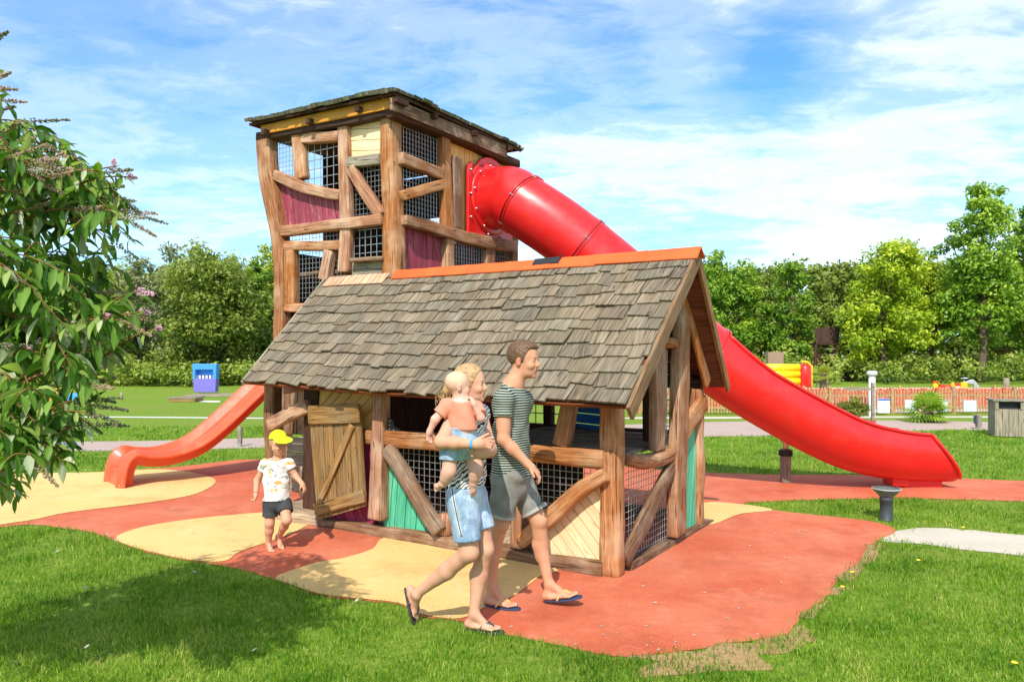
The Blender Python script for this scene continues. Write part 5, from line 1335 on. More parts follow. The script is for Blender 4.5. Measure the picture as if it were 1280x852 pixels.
# ================================================================ PEOPLE (implicit surfaces)
class SDF:
    def __init__(s, lo, hi, h):
        s.lo = np.array(lo, float); s.h = h; s.n = np.ceil((np.array(hi)-s.lo)/h).astype(int)+1
        s.D = np.full(tuple(s.n), .2, np.float32)
    def _sub(s, bl, bh):
        i0 = np.maximum(0, np.floor((bl-s.lo)/s.h).astype(int)); i1 = np.minimum(s.n, np.ceil((bh-s.lo)/s.h).astype(int)+1)
        if (i1 <= i0).any(): return None
        ax = [s.lo[k]+s.h*np.arange(i0[k], i1[k]) for k in range(3)]
        P = np.stack(np.meshgrid(*ax, indexing='ij'), -1).astype(np.float32)
        return tuple(slice(a, b) for a, b in zip(i0, i1)), P
    def apply(s, r, d, k, mode):
        D = s.D[r]
        if mode == 'add':
            if k > 0: t = np.clip(.5+.5*(d-D)/k, 0, 1); s.D[r] = d*(1-t)+D*t-k*t*(1-t)
            else: s.D[r] = np.minimum(D, d)
        else:
            e = -d
            if k > 0: t = np.clip(.5-.5*(e-D)/k, 0, 1); s.D[r] = e*(1-t)+D*t+k*t*(1-t)
            else: s.D[r] = np.maximum(D, e)
    def rc(s, a, b, ra, rb, k=.02, sq=None, clips=(), mode='add', disp=None):
        """round cone; sq=(axis,factor) widens along axis by factor; clips=[(point,normal)] keeps dot<=0"""
        a = np.array(a, float); b = np.array(b, float); f = sq[1] if sq else 1
        m = max(ra, rb)*max(1, f)+max(k, .03)
        x = s._sub(np.minimum(a, b)-m, np.maximum(a, b)+m)
        if x is None: return
        r, P = x; p = P-a.astype(np.float32); ba = b-a
        if sq:
            ax = np.array(sq[0], float); ax = ax/np.linalg.norm(ax)
            p = p-np.einsum('...i,i->...', p, ax)[...,None]*ax*(1-1/f); ba = ba-ax*np.dot(ba, ax)*(1-1/f)
        L2 = max(1e-9, float(np.dot(ba, ba))); t = np.clip(np.einsum('...i,i->...', p, ba)/L2, 0, 1)
        d = np.linalg.norm(p-t[...,None]*ba, axis=-1)-(ra+(rb-ra)*t)
        if disp is not None: d = d+disp(P)
        for (c, n) in clips:
            n = np.array(n, float); n = n/np.linalg.norm(n); d = np.maximum(d, np.einsum('...i,i->...', P-np.array(c), n))
        s.apply(r, d.astype(np.float32), k, mode)
    def el(s, c, rad, fr, k=.01, mode='add', clips=(), disp=None):
        c = np.array(c, float); fr = np.array([list(v) for v in fr], float); rad = np.array(rad, float); m = rad.max()+max(k, .03)
        x = s._sub(c-m, c+m)
        if x is None: return
        r, P = x; q = (P-c)@fr.T; k0 = np.linalg.norm(q/rad, axis=-1); k1 = np.linalg.norm(q/rad**2, axis=-1)+1e-9
        d = k0*(k0-1)/k1
        if disp is not None: d = d+disp(P)
        for (cc, n) in clips:
            n = np.array(n, float); n = n/np.linalg.norm(n); d = np.maximum(d, np.einsum('...i,i->...', P-np.array(cc), n))
        s.apply(r, d.astype(np.float32), k, mode)
    def mesh(s):
        D = s.D; h = s.h; ins = D < 0
        n0 = np.zeros(tuple(np.array(D.shape)-1), np.int8)
        cor = [(i,j,k) for i in (0,1) for j in (0,1) for k in (0,1)]
        for (i,j,k) in cor: n0 += ins[i:D.shape[0]-1+i, j:D.shape[1]-1+j, k:D.shape[2]-1+k]
        act = np.argwhere((n0 > 0) & (n0 < 8)); idx = np.full(n0.shape, -1, np.int32); idx[tuple(act.T)] = np.arange(len(act))
        vals = {c: D[act[:,0]+c[0], act[:,1]+c[1], act[:,2]+c[2]] for c in cor}
        S = np.zeros((len(act), 3)); cnt = np.zeros(len(act))
        for c in cor:
            for a in range(3):
                if c[a] == 1: continue
                e = list(c); e[a] = 1; e = tuple(e); v0, v1 = vals[c], vals[e]; m = (v0 < 0) != (v1 < 0)
                t = np.where(m, v0/(v0-v1+1e-12), 0); p = np.tile(np.array(c, float), (len(act), 1)); p[:,a] += t
                S[m] += p[m]; cnt[m] += 1
        V_ = (act+S/cnt[:,None])*h+s.lo
        F_ = []
        for a in range(3):
            b, c = (a+1) % 3, (a+2) % 3
            sl0 = [slice(1,-1)]*3; sl1 = [slice(1,-1)]*3; sl0[a] = slice(0,-1); sl1[a] = slice(1,None)
            A, B = ins[tuple(sl0)], ins[tuple(sl1)]; e = np.argwhere(A != B); inside0 = A[tuple(e.T)]
            off = np.ones(3, int); off[a] = 0; e = e+off
            def cell(db, dc):
                q = e.copy(); q[:,b] += db; q[:,c] += dc; return idx[tuple(q.T)]
            q = np.stack([cell(-1,-1), cell(0,-1), cell(0,0), cell(-1,0)], 1)
            q[~inside0] = q[~inside0][:, ::-1]; F_.append(q)
        return V_, np.concatenate(F_)
def frame(f, tilt=0.0, roll=0.0):
    f = Vector(f).normalized(); u = V(0,0,1); l = u.cross(f).normalized(); u = f.cross(l).normalized()
    if roll: Rm = Matrix.Rotation(roll, 3, f); l = Rm@l; u = Rm@u
    return f, l, u
def paintcol(v, base, paints):
    c = np.tile(np.array(base[:3], float), (len(v), 1))
    for (cen, rad, fr, col, soft) in paints:
        q = (v-np.array(cen))@np.array([list(a) for a in fr]).T; d = np.linalg.norm(q/np.array(rad), axis=1)
        w = np.clip((1-d)/soft+.0, 0, 1)[:,None]; c = c*(1-w)+np.array(col[:3])*w
    return c
def smooth_np(v, f, it=2):
    n = len(v)
    for _ in range(it):
        acc = np.zeros_like(v); cnt = np.zeros(n)
        for i in range(4):
            a, b = f[:,i], f[:,(i+1)%4]; np.add.at(acc, a, v[b]); np.add.at(cnt, a, 1); np.add.at(acc, b, v[a]); np.add.at(cnt, b, 1)
        v = v*.5+.5*acc/np.maximum(cnt,1)[:,None]
    return v
def sdf_obj(S, name, mat, parent=None, origin=None, base=(1,1,1), paints=(), sm=1):
    v, f = S.mesh(); v = smooth_np(v, f, sm) if sm else v
    c = paintcol(v, base, paints)
    return mesh_obj(name, v, f, M[mat] if isinstance(mat, str) else mat, parent, True, origin, g=v-v.min(0), c=c)
def skinmat():
    t = NT('skin'); n = t.noise(t.obj(), 26, 4, .6); c = t.mix(1.0, t.attr('tint'), t.ramp(t.noise(t.obj(), 11, 5, .65), [(.3,(.92,.78,.74,1)),(.5,(.97,.93,.91,1)),(.7,(1,1,1,1))]), 'MULTIPLY')
    t.base(c); t.rough(.62, .3); t.b.inputs['Subsurface Weight'].default_value = .12; t.b.inputs['Subsurface Radius'].default_value = (.9,.35,.2); t.b.inputs['Subsurface Scale'].default_value = .01
    t.bump(t.noise(t.obj(), 160, 2, .6), .08, .002); return t.m
M['skin'] = skinmat()
def head(S, c, h, f, paints, skin, kid=0, roll=0.0):
    f, l, u = frame(f, roll=roll); s = h/.235; F3 = (f, l, u); c = Vector(c)
    P = lambda a, b, z: c+f*(a*s)+l*(b*s)+u*(z*s)
    w = 1+.08*kid
    S.el(P(-.012-.004*kid,0,.028), (.100*s*(1+.02*kid), .077*s*w, .092*s), F3, .012)
    S.el(P(.030,0,-.032), (.064*s, .058*s*w, .080*s), F3, .02)
    S.el(P(.042,0,-.080+.012*kid), (.045*s, .046*s, .034*s), F3, .018)
    S.el(P(.077-.010*kid,0,-.100+.012*kid), (.015*s,.018*s,.014*s), F3, .014)
    S.rc(P(.074,-.028,.022), P(.074,.028,.022), .013*s, .013*s, .012)
    for sg in (1,-1):
        S.el(P(.060,sg*.036,-.032), (.028*s*(1+.15*kid),.024*s*(1+.25*kid),.026*s*(1+.2*kid)), F3, .012)
        S.el(P(.098,sg*.030,.004), (.016*s,.019*s,.011*s), F3, .008, mode='sub')
        S.el(P(.0735,sg*.030,.003), (.0145*s,.0165*s,.0115*s), F3, .001)
        S.el(P(-.008,sg*.076*w,-.012), (.020*s,.009*s,.031*s), (f*.96+l*sg*.28, l*.96*sg-f*.28*1, u), .006)
        S.el(P(-.002,sg*.084*w,-.010), (.009*s,.005*s,.016*s), F3, .004, mode='sub')
        paints += [(P(-.006,sg*.082*w,-.012), (.024*s,.016*s,.034*s), F3, tuple(a*b for a, b in zip(skin,(1.0,.72,.66))), .8),
                   (P(.088,sg*.030,.003), (.010*s,.0155*s,.0065*s), F3, (.50,.45,.41), .3),
                   (P(.088,sg*.029,.003), (.012*s,.0062*s,.0062*s), F3, (.04,.035,.03), .3),
                   (P(.082,sg*.030,.012), (.018*s,.019*s,.003*s), F3, (.12,.07,.05), .6),
                   (P(.080,sg*.031,.026-.002*kid), (.022*s,.024*s,.0055*s), F3, (.30,.19,.11) if not kid else (.55,.40,.28), .7),
                   (P(.062,sg*.040,-.035), (.030*s,.026*s,.024*s), F3, tuple(a*b for a, b in zip(skin,(1.05,.80,.76))), 1.0)]
    nl = 1-.35*kid
    S.rc(P(.084,0,.004), P(.088+.014*nl,0,-.024), .0085*s, .0120*s, .012); S.el(P(.092,.0,-.032), (.012*s,.017*s,.009*s), F3, .007)
    S.rc(P(.086,-.014,-.055), P(.086,.014,-.055), .0075*s, .0075*s, .008); S.rc(P(.084,-.012,-.066), P(.084,.012,-.066), .0085*s, .0085*s, .008)
    paints += [(P(.092,0,-.060), (.016*s,.025*s,.0105*s), F3, tuple(a*b for a, b in zip(skin,(.92,.58,.54))), .5),
               (P(.094,0,-.0605), (.016*s,.023*s,.0022*s), F3, (.18,.06,.05), .6)]
    return P, F3
def hand(S, w, d, t, s=1.0, curl=(.3,.4,.3), thumb=.55, spread=.06, fr=.0085):
    """w wrist, d direction, t towards the thumb"""
    d = Vector(d).normalized(); t = Vector(t); t = (t-d*t.dot(d)).normalized(); n = d.cross(t).normalized(); w = Vector(w)
    S.el(w+d*.050*s, (.052*s,.038*s,.015*s), (d,t,n), .012)
    S.rc(w, w+d*.03*s, .024*s, .026*s, .015, sq=(t,1.25))
    for i, L in enumerate((.070,.078,.072,.056)):
        off = (.027-.0185*i)*s; dd = (d+t*(spread*(1.5-i))).normalized(); p = w+d*(.083-.004*abs(i-1.3))*s+t*off
        ang = 0; prev = p-dd*.02*s
        for j, (q, cu) in enumerate(zip((.45,.3,.25), curl)):
            ang += cu+.08*i; e = (dd*math.cos(ang)+n*math.sin(ang)).normalized(); nx = p+e*L*q*s
            S.rc(prev if j == 0 else p, nx, fr*s*(1.05-.06*j), fr*s*(.98-.08*j), .003); prev = p; p = nx
    p = w+d*.022*s+t*.026*s; e = (d*math.cos(thumb*1.3)+t*math.sin(thumb*1.3)+n*.25).normalized(); q = p+e*.040*s
    S.rc(p-e*.01, q, .0125*s, .0105*s, .008); e2 = (e+d*.5+n*.2).normalized(); S.rc(q, q+e2*.030*s, .0100*s, .0085*s, .003)
    return n
def foot(S, ank, heel, d, up, L, s=1.0, toes=True, paints=None, k=.015):
    """heel = sole point under heel; d forward, up sole normal"""
    d = Vector(d).normalized(); up = Vector(up); up = (up-d*up.dot(d)).normalized(); sd_ = up.cross(d).normalized(); heel = Vector(heel); ank = Vector(ank)
    S.rc(heel+up*.026*s, heel+d*.03*s+up*.03*s, .027*s, .028*s, k); S.rc(ank, heel+up*.035*s+d*.02*s, .030*s, .030*s, k)
    S.rc(ank+d*.01, heel+d*L*.55+up*.028*s, .030*s, .024*s, .025*s); S.rc(heel+d*.04*s+up*.02*s, heel+d*L*.68+up*.017*s, .022*s, .019*s, k, sq=(sd_,1.7))
    for i in range(5):
        b = heel+d*L*(.70-.018*abs(i-1)*1.3)+up*.015*s+sd_*(.030-.0158*i)*s*TS_; r = (.0125 if i == 0 else .0092-.0005*i)*s
        ln = L*(.22,.23,.20,.17,.14)[i]; e = b+d*ln-up*.003*s; S.rc(b, e, r*1.05, r, .004)
        if paints is not None: paints.append((e+up*r*.9+d*r*.3, (r*.8,r*.7,r*.5), (d,sd_,up), (.80,.55,.48), .5))
    return d, sd_, up
TS_ = 1
def wr(amp, s1=38, seed=0, dirn=(1,.3,.6)):
    dn = np.array(dirn, float)
    def f(P):
        x, y, z = P[...,0]+seed, P[...,1], P[...,2]
        w = np.sin(x*11+np.sin(z*17+seed)*1.3)+np.sin(y*13+z*9)
        return (amp*(np.sin((x*dn[0]+y*dn[1]+z*dn[2])*s1+w*1.6)*.6+np.sin((x*.5-z*1.1+y)*s1*.63+w*2.1)*.5)).astype(np.float32)
    return f
def limb_clip(p, d): return [(tuple(p), tuple(d))]
def soled(name, par, heel, d, up, L, s, matc, strapc, thick=.012, w=.050):
    d = Vector(d).normalized(); up = Vector(up); up = (up-d*up.dot(d)).normalized(); sd_ = up.cross(d).normalized(); heel = Vector(heel)-d*.018*s
    out = []; N = 28
    for i in range(N):
        a = 2*math.pi*i/N; x = -math.cos(a)*.5+.5; y = math.sin(a); wd = (.62+.38*min(1,max(0,(x-.2)/.4)))*w*s
        out.append(heel+d*(x*(L+.03*s))+sd_*(math.copysign(abs(y)**.75, y)*wd))
    mb = MB(); mb.prism([p+up*.001 for p in out], up, thick, matc); o = mb.build(name, M['tint'], par, bevel=.004)
    mb = MB(); toe = heel+d*(L*.80)+sd_*.014*s*TS_+up*.004; tp = toe+up*.022*s
    for sg in (1,-1):
        e = heel+d*L*.42+sd_*sg*.040*s; mb.tube(crom([e, e.lerp(tp,.5)+up*.032*s, tp], 5), .0058*s, 8, True, strapc)
    mb.tube([toe, tp], .004*s, 6, True, strapc); mb.build('strap', M['tint'], o, True); return o

# ---------------------------------------------------------------- MAN
def build_man():
    Y = 5.06; q = lambda x, y, d=0: at(x, y, Y+d); f = (.92,-.36,0); F_, Lf, U = frame(f); skin = (.58,.285,.165)
    paints = []; S = SDF((-.45,4.55,-.02), (.55,5.65,1.90), .0052)
    hc = q(655.5,449.5); Ph, F3 = head(S, hc, .246, (.90,-.42,-.10), paints, skin)
    paints.append((Ph(.055,0,-.075), (.06,.075,.045), F3, (.40,.22,.14), 1.3)); S.rc(q(641,480), hc+V(-.018,.0,-.055), .060, .054, .03)
    S.rc(q(641,484), q(637,505), .070, .10, .04, sq=(Lf,1.5)); S.rc(q(641,505), q(637,585), .098, .10, .02, sq=(Lf,1.45))
    sn = q(629,500,-.17); sf = q(654,500,.17); S.rc(sn, sf, .052, .052, .03)
    el_ = q(629.5,549,-.22); wrn = q(660,580,-.25)
    S.rc(sn, el_, .050, .040, .02); S.rc(sn.lerp(el_,.35), sn.lerp(el_,.75), .046, .043, .02); S.rc(el_, el_.lerp(wrn,.4), .041, .038, .02); S.rc(el_.lerp(wrn,.35), wrn, .038, .026, .02)
    hd = V(.74,-.05,-.60); hand(S, wrn, hd, (-.15,-.85,-.15), 1.0, (.35,.5,.35), .5)
    ef = q(640,552,.2); wf = q(634,590,.19); S.rc(sf, ef, .046, .038, .02); S.rc(ef, wf, .038, .026, .02); hand(S, wf, (-.1,0,-1), (.9,-.3,0), .95)
    # legs
    hn, kn, cn, an = q(635,598,-.08), q(625.5,654,-.09), q(617.5,682,-.06), q(614,732,-.04)
    hf, kf, cf, af = q(645,598,.08), q(673.5,650,.03), q(676,680,.05), q(686,730,.0)
    for (h_, k_, c_, a_) in ((hn,kn,cn,an),(hf,kf,cf,af)):
        S.rc(h_, k_, .080, .058, .02); S.rc(k_, c_, .055, .050, .02); S.rc(c_, a_, .050, .031, .02); S.rc(c_+V(-.018,0,.0), c_+V(-.006,0,-.09), .042, .032, .02)
        fw = (a_-h_).normalized(); S.el(k_+V(.018,-.02,.0), (.035,.04,.045), (V(1,0,0),V(0,1,0),V(0,0,1)), .02)
    d1, d2 = V(.93,-.37,0), V(.92,-.33,.22)
    heel1 = V(q(608,757,-.04).x, q(608,757,-.04).y, .016); heel2 = q(683,753.5,.0); heel2.z = .03
    foot(S, an, heel1, d1, (0,0,1), .225, 1, paints=paints); foot(S, af, heel2, d2, V(-.22,0,1), .235, 1, paints=paints)
    org = V(q(645,757).x, Y, 0)
    man = sdf_obj(S, 'person', 'skin', None, org, skin, paints, 1)
    tag(man, 'man in a dark striped t-shirt and grey denim shorts walking right past the playhouse', 'person', 'family walking past the playhouse')
    # shirt
    S = SDF((-.30,4.70,.80), (.30,5.45,1.55), .0052); dz = wr(.0075, 24, 1.0)
    hem = limb_clip(q(637,596), (.04,0,-1)); nk = limb_clip(q(644,482), (.30,-.10,.95))
    S.rc(q(641,486), q(637,508), .078, .112, .04, sq=(Lf,1.5), clips=nk, disp=dz); S.rc(q(640,505), q(638,602), .113, .126, .03, sq=(Lf,1.42), clips=hem, disp=dz)
    S.rc(sn, sf, .068, .068, .03, clips=nk, disp=dz)
    for (a, b, hp_) in ((sn, el_, q(629,521,-.2)), (sf, ef, q(648,522,.19))):
        ad = (b-a).normalized(); S.rc(a, a.lerp(b,.62), .070, .066, .03, clips=limb_clip(hp_, ad), disp=dz)
    t = NT('striped_tshirt'); sx_ = t.n('ShaderNodeSeparateXYZ'); t.l(t.obj(), sx_.inputs[0]); nz = t.noise(t.obj(), 3.5, 2, .5)
    z = t.math('ADD', sx_.outputs[2], t.math('MULTIPLY', nz, .030)); ph = t.math('FRACT', t.math('MULTIPLY', z, 1/.0165))
    stripe = t.ramp(ph, [(0,0.0),(.66,0.0),(.72,1.0),(.93,1.0),(1.0,0.0)]); c = t.mix(stripe, lin(58,68,60), lin(196,200,182)); t.base(c); t.rough(.9, .15); t.bump(t.noise(t.obj(), 220, 2, .5), .15, .002)
    sdf_obj(S, 't_shirt', t.m, man, None, (1,1,1), (), 2)
    # shorts
    S = SDF((-.30,4.70,.50), (.35,5.45,1.0), .0052); dz = wr(.008, 22, 4.0, (.4,.5,1)); top = limb_clip(q(638,584), (0,0,1))
    S.rc(q(638,585), q(639,606), .115, .125, .02, sq=(Lf,1.36), clips=top, disp=dz)
    paints = []
    for (h_, k_, hm, r0, r1) in ((hn,kn,q(626.5,647,-.09),.105,.083),(hf,kf,q(670,639,.04),.100,.084)):
        ad = (k_-h_).normalized(); S.rc(h_, k_+ad*.02, r0, r1, .02, clips=limb_clip(hm, ad), disp=dz)
        S.rc(hm-ad*.045, hm+ad*.03, r1+.005, r1+.006, .002, clips=limb_clip(hm, ad)+limb_clip(hm-ad*.028, -ad))
        S.rc(hm-ad*.03, hm+ad*.03, r1-.010, r1-.010, .0, mode='sub')
        ls_ = ad.orthogonal().normalized(); paints.append((hm-ad*.010, (.02,.2,.2), (ad, ls_, ad.cross(ls_)), (.50,.52,.50), .4))
    t = NT('grey_denim'); g = t.obj(); n = t.noise(g, 9, 5, .65); n2 = t.noise(g, 140, 2, .5); c = t.mix(t.ramp(n, [(.35,0.0),(.7,1.0)]), (.13,.125,.105,1), (.24,.23,.20,1)); c = t.mix(.25, c, t.ramp(n2, [(.3,.1),(.7,.3)]))
    c = t.mix(t.math('MULTIPLY', 1.0, .0), c, c); at_ = t.attr('tint'); c = t.mix(1.0, c, at_, 'MULTIPLY'); c = t.mix(1.0, c, (1.9,1.85,1.75,1), 'MULTIPLY') ; t.base(c); t.rough(.9,.2); t.bump(n2, .2, .002)
    sh = sdf_obj(S, 'shorts', t.m, man, None, (.62,.62,.62), [(c_, r_, f_, (1.15,1.15,1.15), s_) for (c_, r_, f_, _, s_) in paints], 1)
    # hair
    S = SDF((-.05,4.8,1.5), (.30,5.3,1.9), .0042); s = .246/.235; f_, l_, u_ = F3
    nzf = lambda P: (.0022*np.sin(P[...,0]*150+np.sin(P[...,2]*90)*2+P[...,2]*200)*np.sin(P[...,1]*120+P[...,2]*60)).astype(np.float32)
    S.el(Ph(-.020,0,.036), (.106*s,.083*s,.096*s), F3, .004, clips=[(tuple(Ph(.046,0,.060)), tuple(f_*.86-u_*.34)), (tuple(Ph(-.03,0,-.045)), tuple(-u_*.9+f_*.55))], disp=nzf)
    S.el(Ph(.030,0,.090), (.054*s,.058*s,.022*s), F3, .02, disp=nzf)
    for sg in (1,-1): S.el(Ph(.012,sg*.071,.018), (.016*s,.010*s,.034*s), F3, .006, disp=nzf)
    sdf_obj(S, 'hair', M['hair_brown'], man, None, (1,1,1), (), 0)
    soled('flip_flop', man, heel1, d1, (0,0,1), .235, 1, (.03,.045,.10), (.80,.42,.10)); soled('flip_flop', man, heel2-V(0,0,.002), d2, V(-.22,0,1), .245, 1, (.03,.045,.10), (.80,.42,.10))
def hairmat(name, a, b, sc=(120,120,16)):
    t = NT(name); g = t.obj(); n = t.noise(t.mapp(g, sc), 1.0, 4, .6); t.base(t.ramp(n, [(.3, a), (.7, b)])); t.rough(.55, .4); t.bump(n, .6, .004); return t.m
M['hair_brown'] = hairmat('short_brown_hair', lin(62,42,28), lin(124,90,60)); M['hair_blonde'] = hairmat('blonde_hair', lin(132,96,58), lin(208,172,120), (22,110,130))
def denim(name, a, b):
    t = NT(name); g = t.obj(); n = t.noise(t.mapp(g,(1.6,1.6,.7)), 6, 6, .7); n2 = t.noise(g, 160, 2, .5); c = t.mix(t.ramp(n, [(.40,0.0),(.60,1.0)]), a, b); c = t.mix(t.ramp(n2, [(.35,.18),(.65,0.0)]), c, (1,1,1,1))
    c = t.mix(1.0, c, t.attr('tint'), 'MULTIPLY'); t.base(c); t.rough(.9,.2); t.bump(n2, .25, .002); return t.m
M['denim'] = denim('washed_denim', lin(104,132,160), lin(178,196,210)); M['denimb'] = denim('baby_denim', lin(96,126,152), lin(154,178,194))

# ---------------------------------------------------------------- WOMAN
def build_woman():
    Y = 4.57; q = lambda x, y, d=0: at(x, y, Y+d); f = (.93,-.30,0); F_, Lf, U = frame(f); skin = (.62,.325,.205)
    paints = []; S = SDF((-.75,4.0,-.02), (.15,5.0,1.72), .005)
    hc = q(589,479.5); Ph, F3 = head(S, hc, .222, (.95,-.28,-.04), paints, skin)
    S.rc(q(583,508), hc+V(-.015,0,-.06), .050, .044, .03)
    S.rc(q(585,510), q(586,522), .055, .085, .04, sq=(Lf,1.45)); S.rc(q(586,522), q(587,562), .088, .080, .03, sq=(Lf,1.4)); S.rc(q(587,562), q(582,610), .080, .098, .03, sq=(Lf,1.4))
    sn, sf = q(571,515,-.13), q(600,515,.13); S.rc(sn, sf, .044, .044, .03)
    en, wn_ = q(552,552,-.29), q(595,555,-.43); S.rc(sn, en, .047, .040, .02); S.rc(en, en.lerp(wn_,.4), .041, .036, .02); S.rc(en.lerp(wn_,.4), wn_, .036, .023, .02)
    hand(S, wn_, (.92,.15,.12), (.1,.0,1), .90, (.6,.8,.5), .4)
    ef, wf = q(613,562,-.05), q(609,566,-.34); S.rc(sf, ef, .044, .039, .02); S.rc(ef, ef.lerp(wf,.4), .039,.034,.02); S.rc(ef.lerp(wf,.4), wf, .034, .024, .02)
    hand(S, wf, (-.75,-.55,.15), (.0,-.1,1), .90, (.5,.7,.5), .4)
    hn, kn, cn, an = q(579,622,-.07), q(586.5,690,-.10), q(559,712,-.02), q(521,742,.08)
    hf, kf, cf, af = q(591,622,.07), q(605.5,686,.02), q(599,718,.04), q(592,767,.0)
    for (h_, k_, c_, a_, cb) in ((hn,kn,cn,an,V(-.005,0,-.015)),(hf,kf,cf,af,V(-.016,0,0))):
        S.rc(h_, k_, .092, .056, .03); S.rc(k_, c_, .052, .049, .03); S.rc(c_, a_, .049, .028, .03); S.rc(c_+cb, c_+cb*.5+(a_-c_)*.35, .043, .032, .02)
        S.el(k_+V(.016,-.015,0), (.032,.036,.040), (V(1,0,0),V(0,1,0),V(0,0,1)), .02)
    # rear foot stands on its toes
    toe = V(q(521,779,.13).x, 4.57+.12, .02); dT = V(.30,-.12,-1).normalized(); up1 = V(.95,-.1,.28)
    L1 = .225; heel1 = toe-dT*(L1*.90)-up1.normalized()*.0
    heel1 = toe-dT*.20-up1.normalized()*.012
    foot(S, an, heel1, dT, up1, L1*.93, .93, paints=paints)
    d2 = V(.95,-.30,0); heel2 = V(q(585,787,0).x, 4.585, .016); foot(S, af, heel2, d2, (0,0,1), .215, .93, paints=paints)
    org = V(q(590,788).x, Y, 0)
    wo = sdf_obj(S, 'person', 'skin', None, org, skin, paints, 1)
    tag(wo, 'blonde woman in a zebra-striped top and light denim shorts carrying the baby', 'person', 'family walking past the playhouse')
    S = SDF((-.55,4.2,.80), (.05,4.95,1.50), .005); dz = wr(.006, 26, 2.0)
    hem = limb_clip(q(584,606), (0,0,-1)); nk = limb_clip(q(588,506), (.35,-.1,.93))
    S.rc(q(585,512), q(586,523), .062, .095, .04, sq=(Lf,1.45), clips=nk, disp=dz); S.rc(q(586,522), q(588,563), .099, .092, .03, sq=(Lf,1.38), clips=nk, disp=dz); S.rc(q(588,563), q(583,612), .092, .112, .03, sq=(Lf,1.38), clips=hem, disp=dz)
    S.rc(sn, sf, .055, .055, .03, clips=nk, disp=dz)
    for (a, b) in ((sn,en),(sf,ef)): ad = (b-a).normalized(); S.rc(a, a.lerp(b,.3), .058, .054, .02, clips=limb_clip(a.lerp(b,.2), ad))
    t = NT('zebra_top'); g = t.obj(); wv = t.n('ShaderNodeTexWave'); wv.wave_type = 'BANDS'; wv.bands_direction = 'Z'; t.l(t.mapp(g, (1,1,1), (0,.7,0)), wv.inputs['Vector'])
    wv.inputs['Scale'].default_value = 15; wv.inputs['Distortion'].default_value = 9; wv.inputs['Detail'].default_value = 2; wv.inputs['Detail Scale'].default_value = 1.1
    c = t.mix(t.ramp(wv.outputs['Fac'], [(.26,0.0),(.34,1.0)]), (.02,.022,.025,1), (.72,.70,.66,1)); t.base(c); t.rough(.85,.2); sdf_obj(S, 'zebra_top', t.m, wo, None, (1,1,1), (), 1)
    S = SDF((-.60,4.2,.45), (.05,4.95,.98), .005); dz = wr(.007, 24, 7.0, (.4,.5,1)); top = limb_clip(q(583,601), (0,0,1))
    S.rc(q(584,602), q(583,622), .100, .110, .02, sq=(Lf,1.32), clips=top, disp=dz); pts_ = []
    for (h_, k_, hm, r0, r1) in ((hn,kn,q(583.5,675,-.09),.104,.081),(hf,kf,q(602,661,.04),.100,.080)):
        ad = (k_-h_).normalized(); S.rc(h_, k_+ad*.02, r0, r1, .02, clips=limb_clip(hm, ad), disp=dz); S.rc(hm-ad*.03, hm+ad*.03, r1-.012, r1-.012, .0, mode='sub')
        ls_ = ad.orthogonal().normalized(); pts_.append((hm-ad*.004, (.012,.2,.2), (ad, ls_, ad.cross(ls_)), (.72,.80,.88), .5))
    for (x, y, d) in ((566,613,-.2),(600,608,-.1)): pts_.append((q(x,y,d), (.05,.05,.012), (V(.8,0,.4).normalized(), V(0,1,0), V(-.4,0,.8).normalized()), (.78,.84,.9), .6))
    sh = sdf_obj(S, 'denim_shorts', M['denim'], wo, None, (1,1,1), pts_, 1)
    # dark piping down the outer leg
    mb = MB(); P_ = [q(563,612), q(565,640), q(574,672)]
    sdv = S.D
    def surf(x, y):
        o_ = Vector((0,0,CH)); dd = Vector(((x-CX)/F, 1.0, -(y-CY)/F)); 
        for k in range(260):
            p = o_+dd*(4.15+k*.003); ii = ((np.array(p)-S.lo)/S.h).round().astype(int)
            if (ii >= 0).all() and (ii < S.n).all() and sdv[tuple(ii)] < .003: return p
        return o_+dd*4.45
    for off, cc in ((0,(.05,.06,.07)),(1.4,(.75,.68,.52)),(-1.4,(.75,.75,.75))):
        mb.tube([surf(565+off+(i/12)**1.2*12, 610+i*5)+V(0,-.002,0) for i in range(13)], .0022, 5, True, cc)
    mb.build('side_piping', M['tint'], sh, True)
    # hair
    S = SDF((-.50,4.3,1.25), (-.05,4.85,1.75), .0042); s = .222/.235; f_, l_, u_ = F3
    nzf = lambda P: (.0010*np.sin(P[...,1]*160+P[...,2]*190+np.sin(P[...,0]*30)*2)).astype(np.float32)
    S.el(Ph(-.020,0,.034), (.110*s,.086*s,.100*s), F3, .004, clips=[(tuple(Ph(.052,0,.055)), tuple(f_*.85-u_*.30))], disp=nzf)
    S.rc(Ph(-.09,0,.0), Ph(-.145,0,-.01), .032, .030, .02, disp=nzf); S.rc(Ph(-.145,0,-.01), Ph(-.165,-.01,-.055), .034, .026, .02, disp=nzf)
    hr = sdf_obj(S, 'hair', M['hair_blonde'], wo, None, (1,1,1), (), 0)
    mb = MB(); rg = random.Random(5)
    for i in range(60):
        a = Ph(-.13+rg.uniform(-.03,.02), rg.uniform(-.03,.03), rg.uniform(-.04,.03)); e = Ph(-.19+rg.uniform(-.035,.045), rg.uniform(-.05,.04), -.16+rg.uniform(-.05,.07))
        mb.tube(crom([a, a.lerp(e,.5)+f_*rg.uniform(-.05,.0), e], 4), .0018, 4, False)
    mb.build('loose_ponytail', M['hair_blonde'], wo, True)
    mb = MB(); wd = (wn_-en).normalized(); c_ = en.lerp(wn_,.93); mb.lathe([(.0285,-.009),(.030,0),(.0285,.009)], c_, 20, (.05,.35,.75), wd); mb.build('wristband', M['tint'], wo, True)
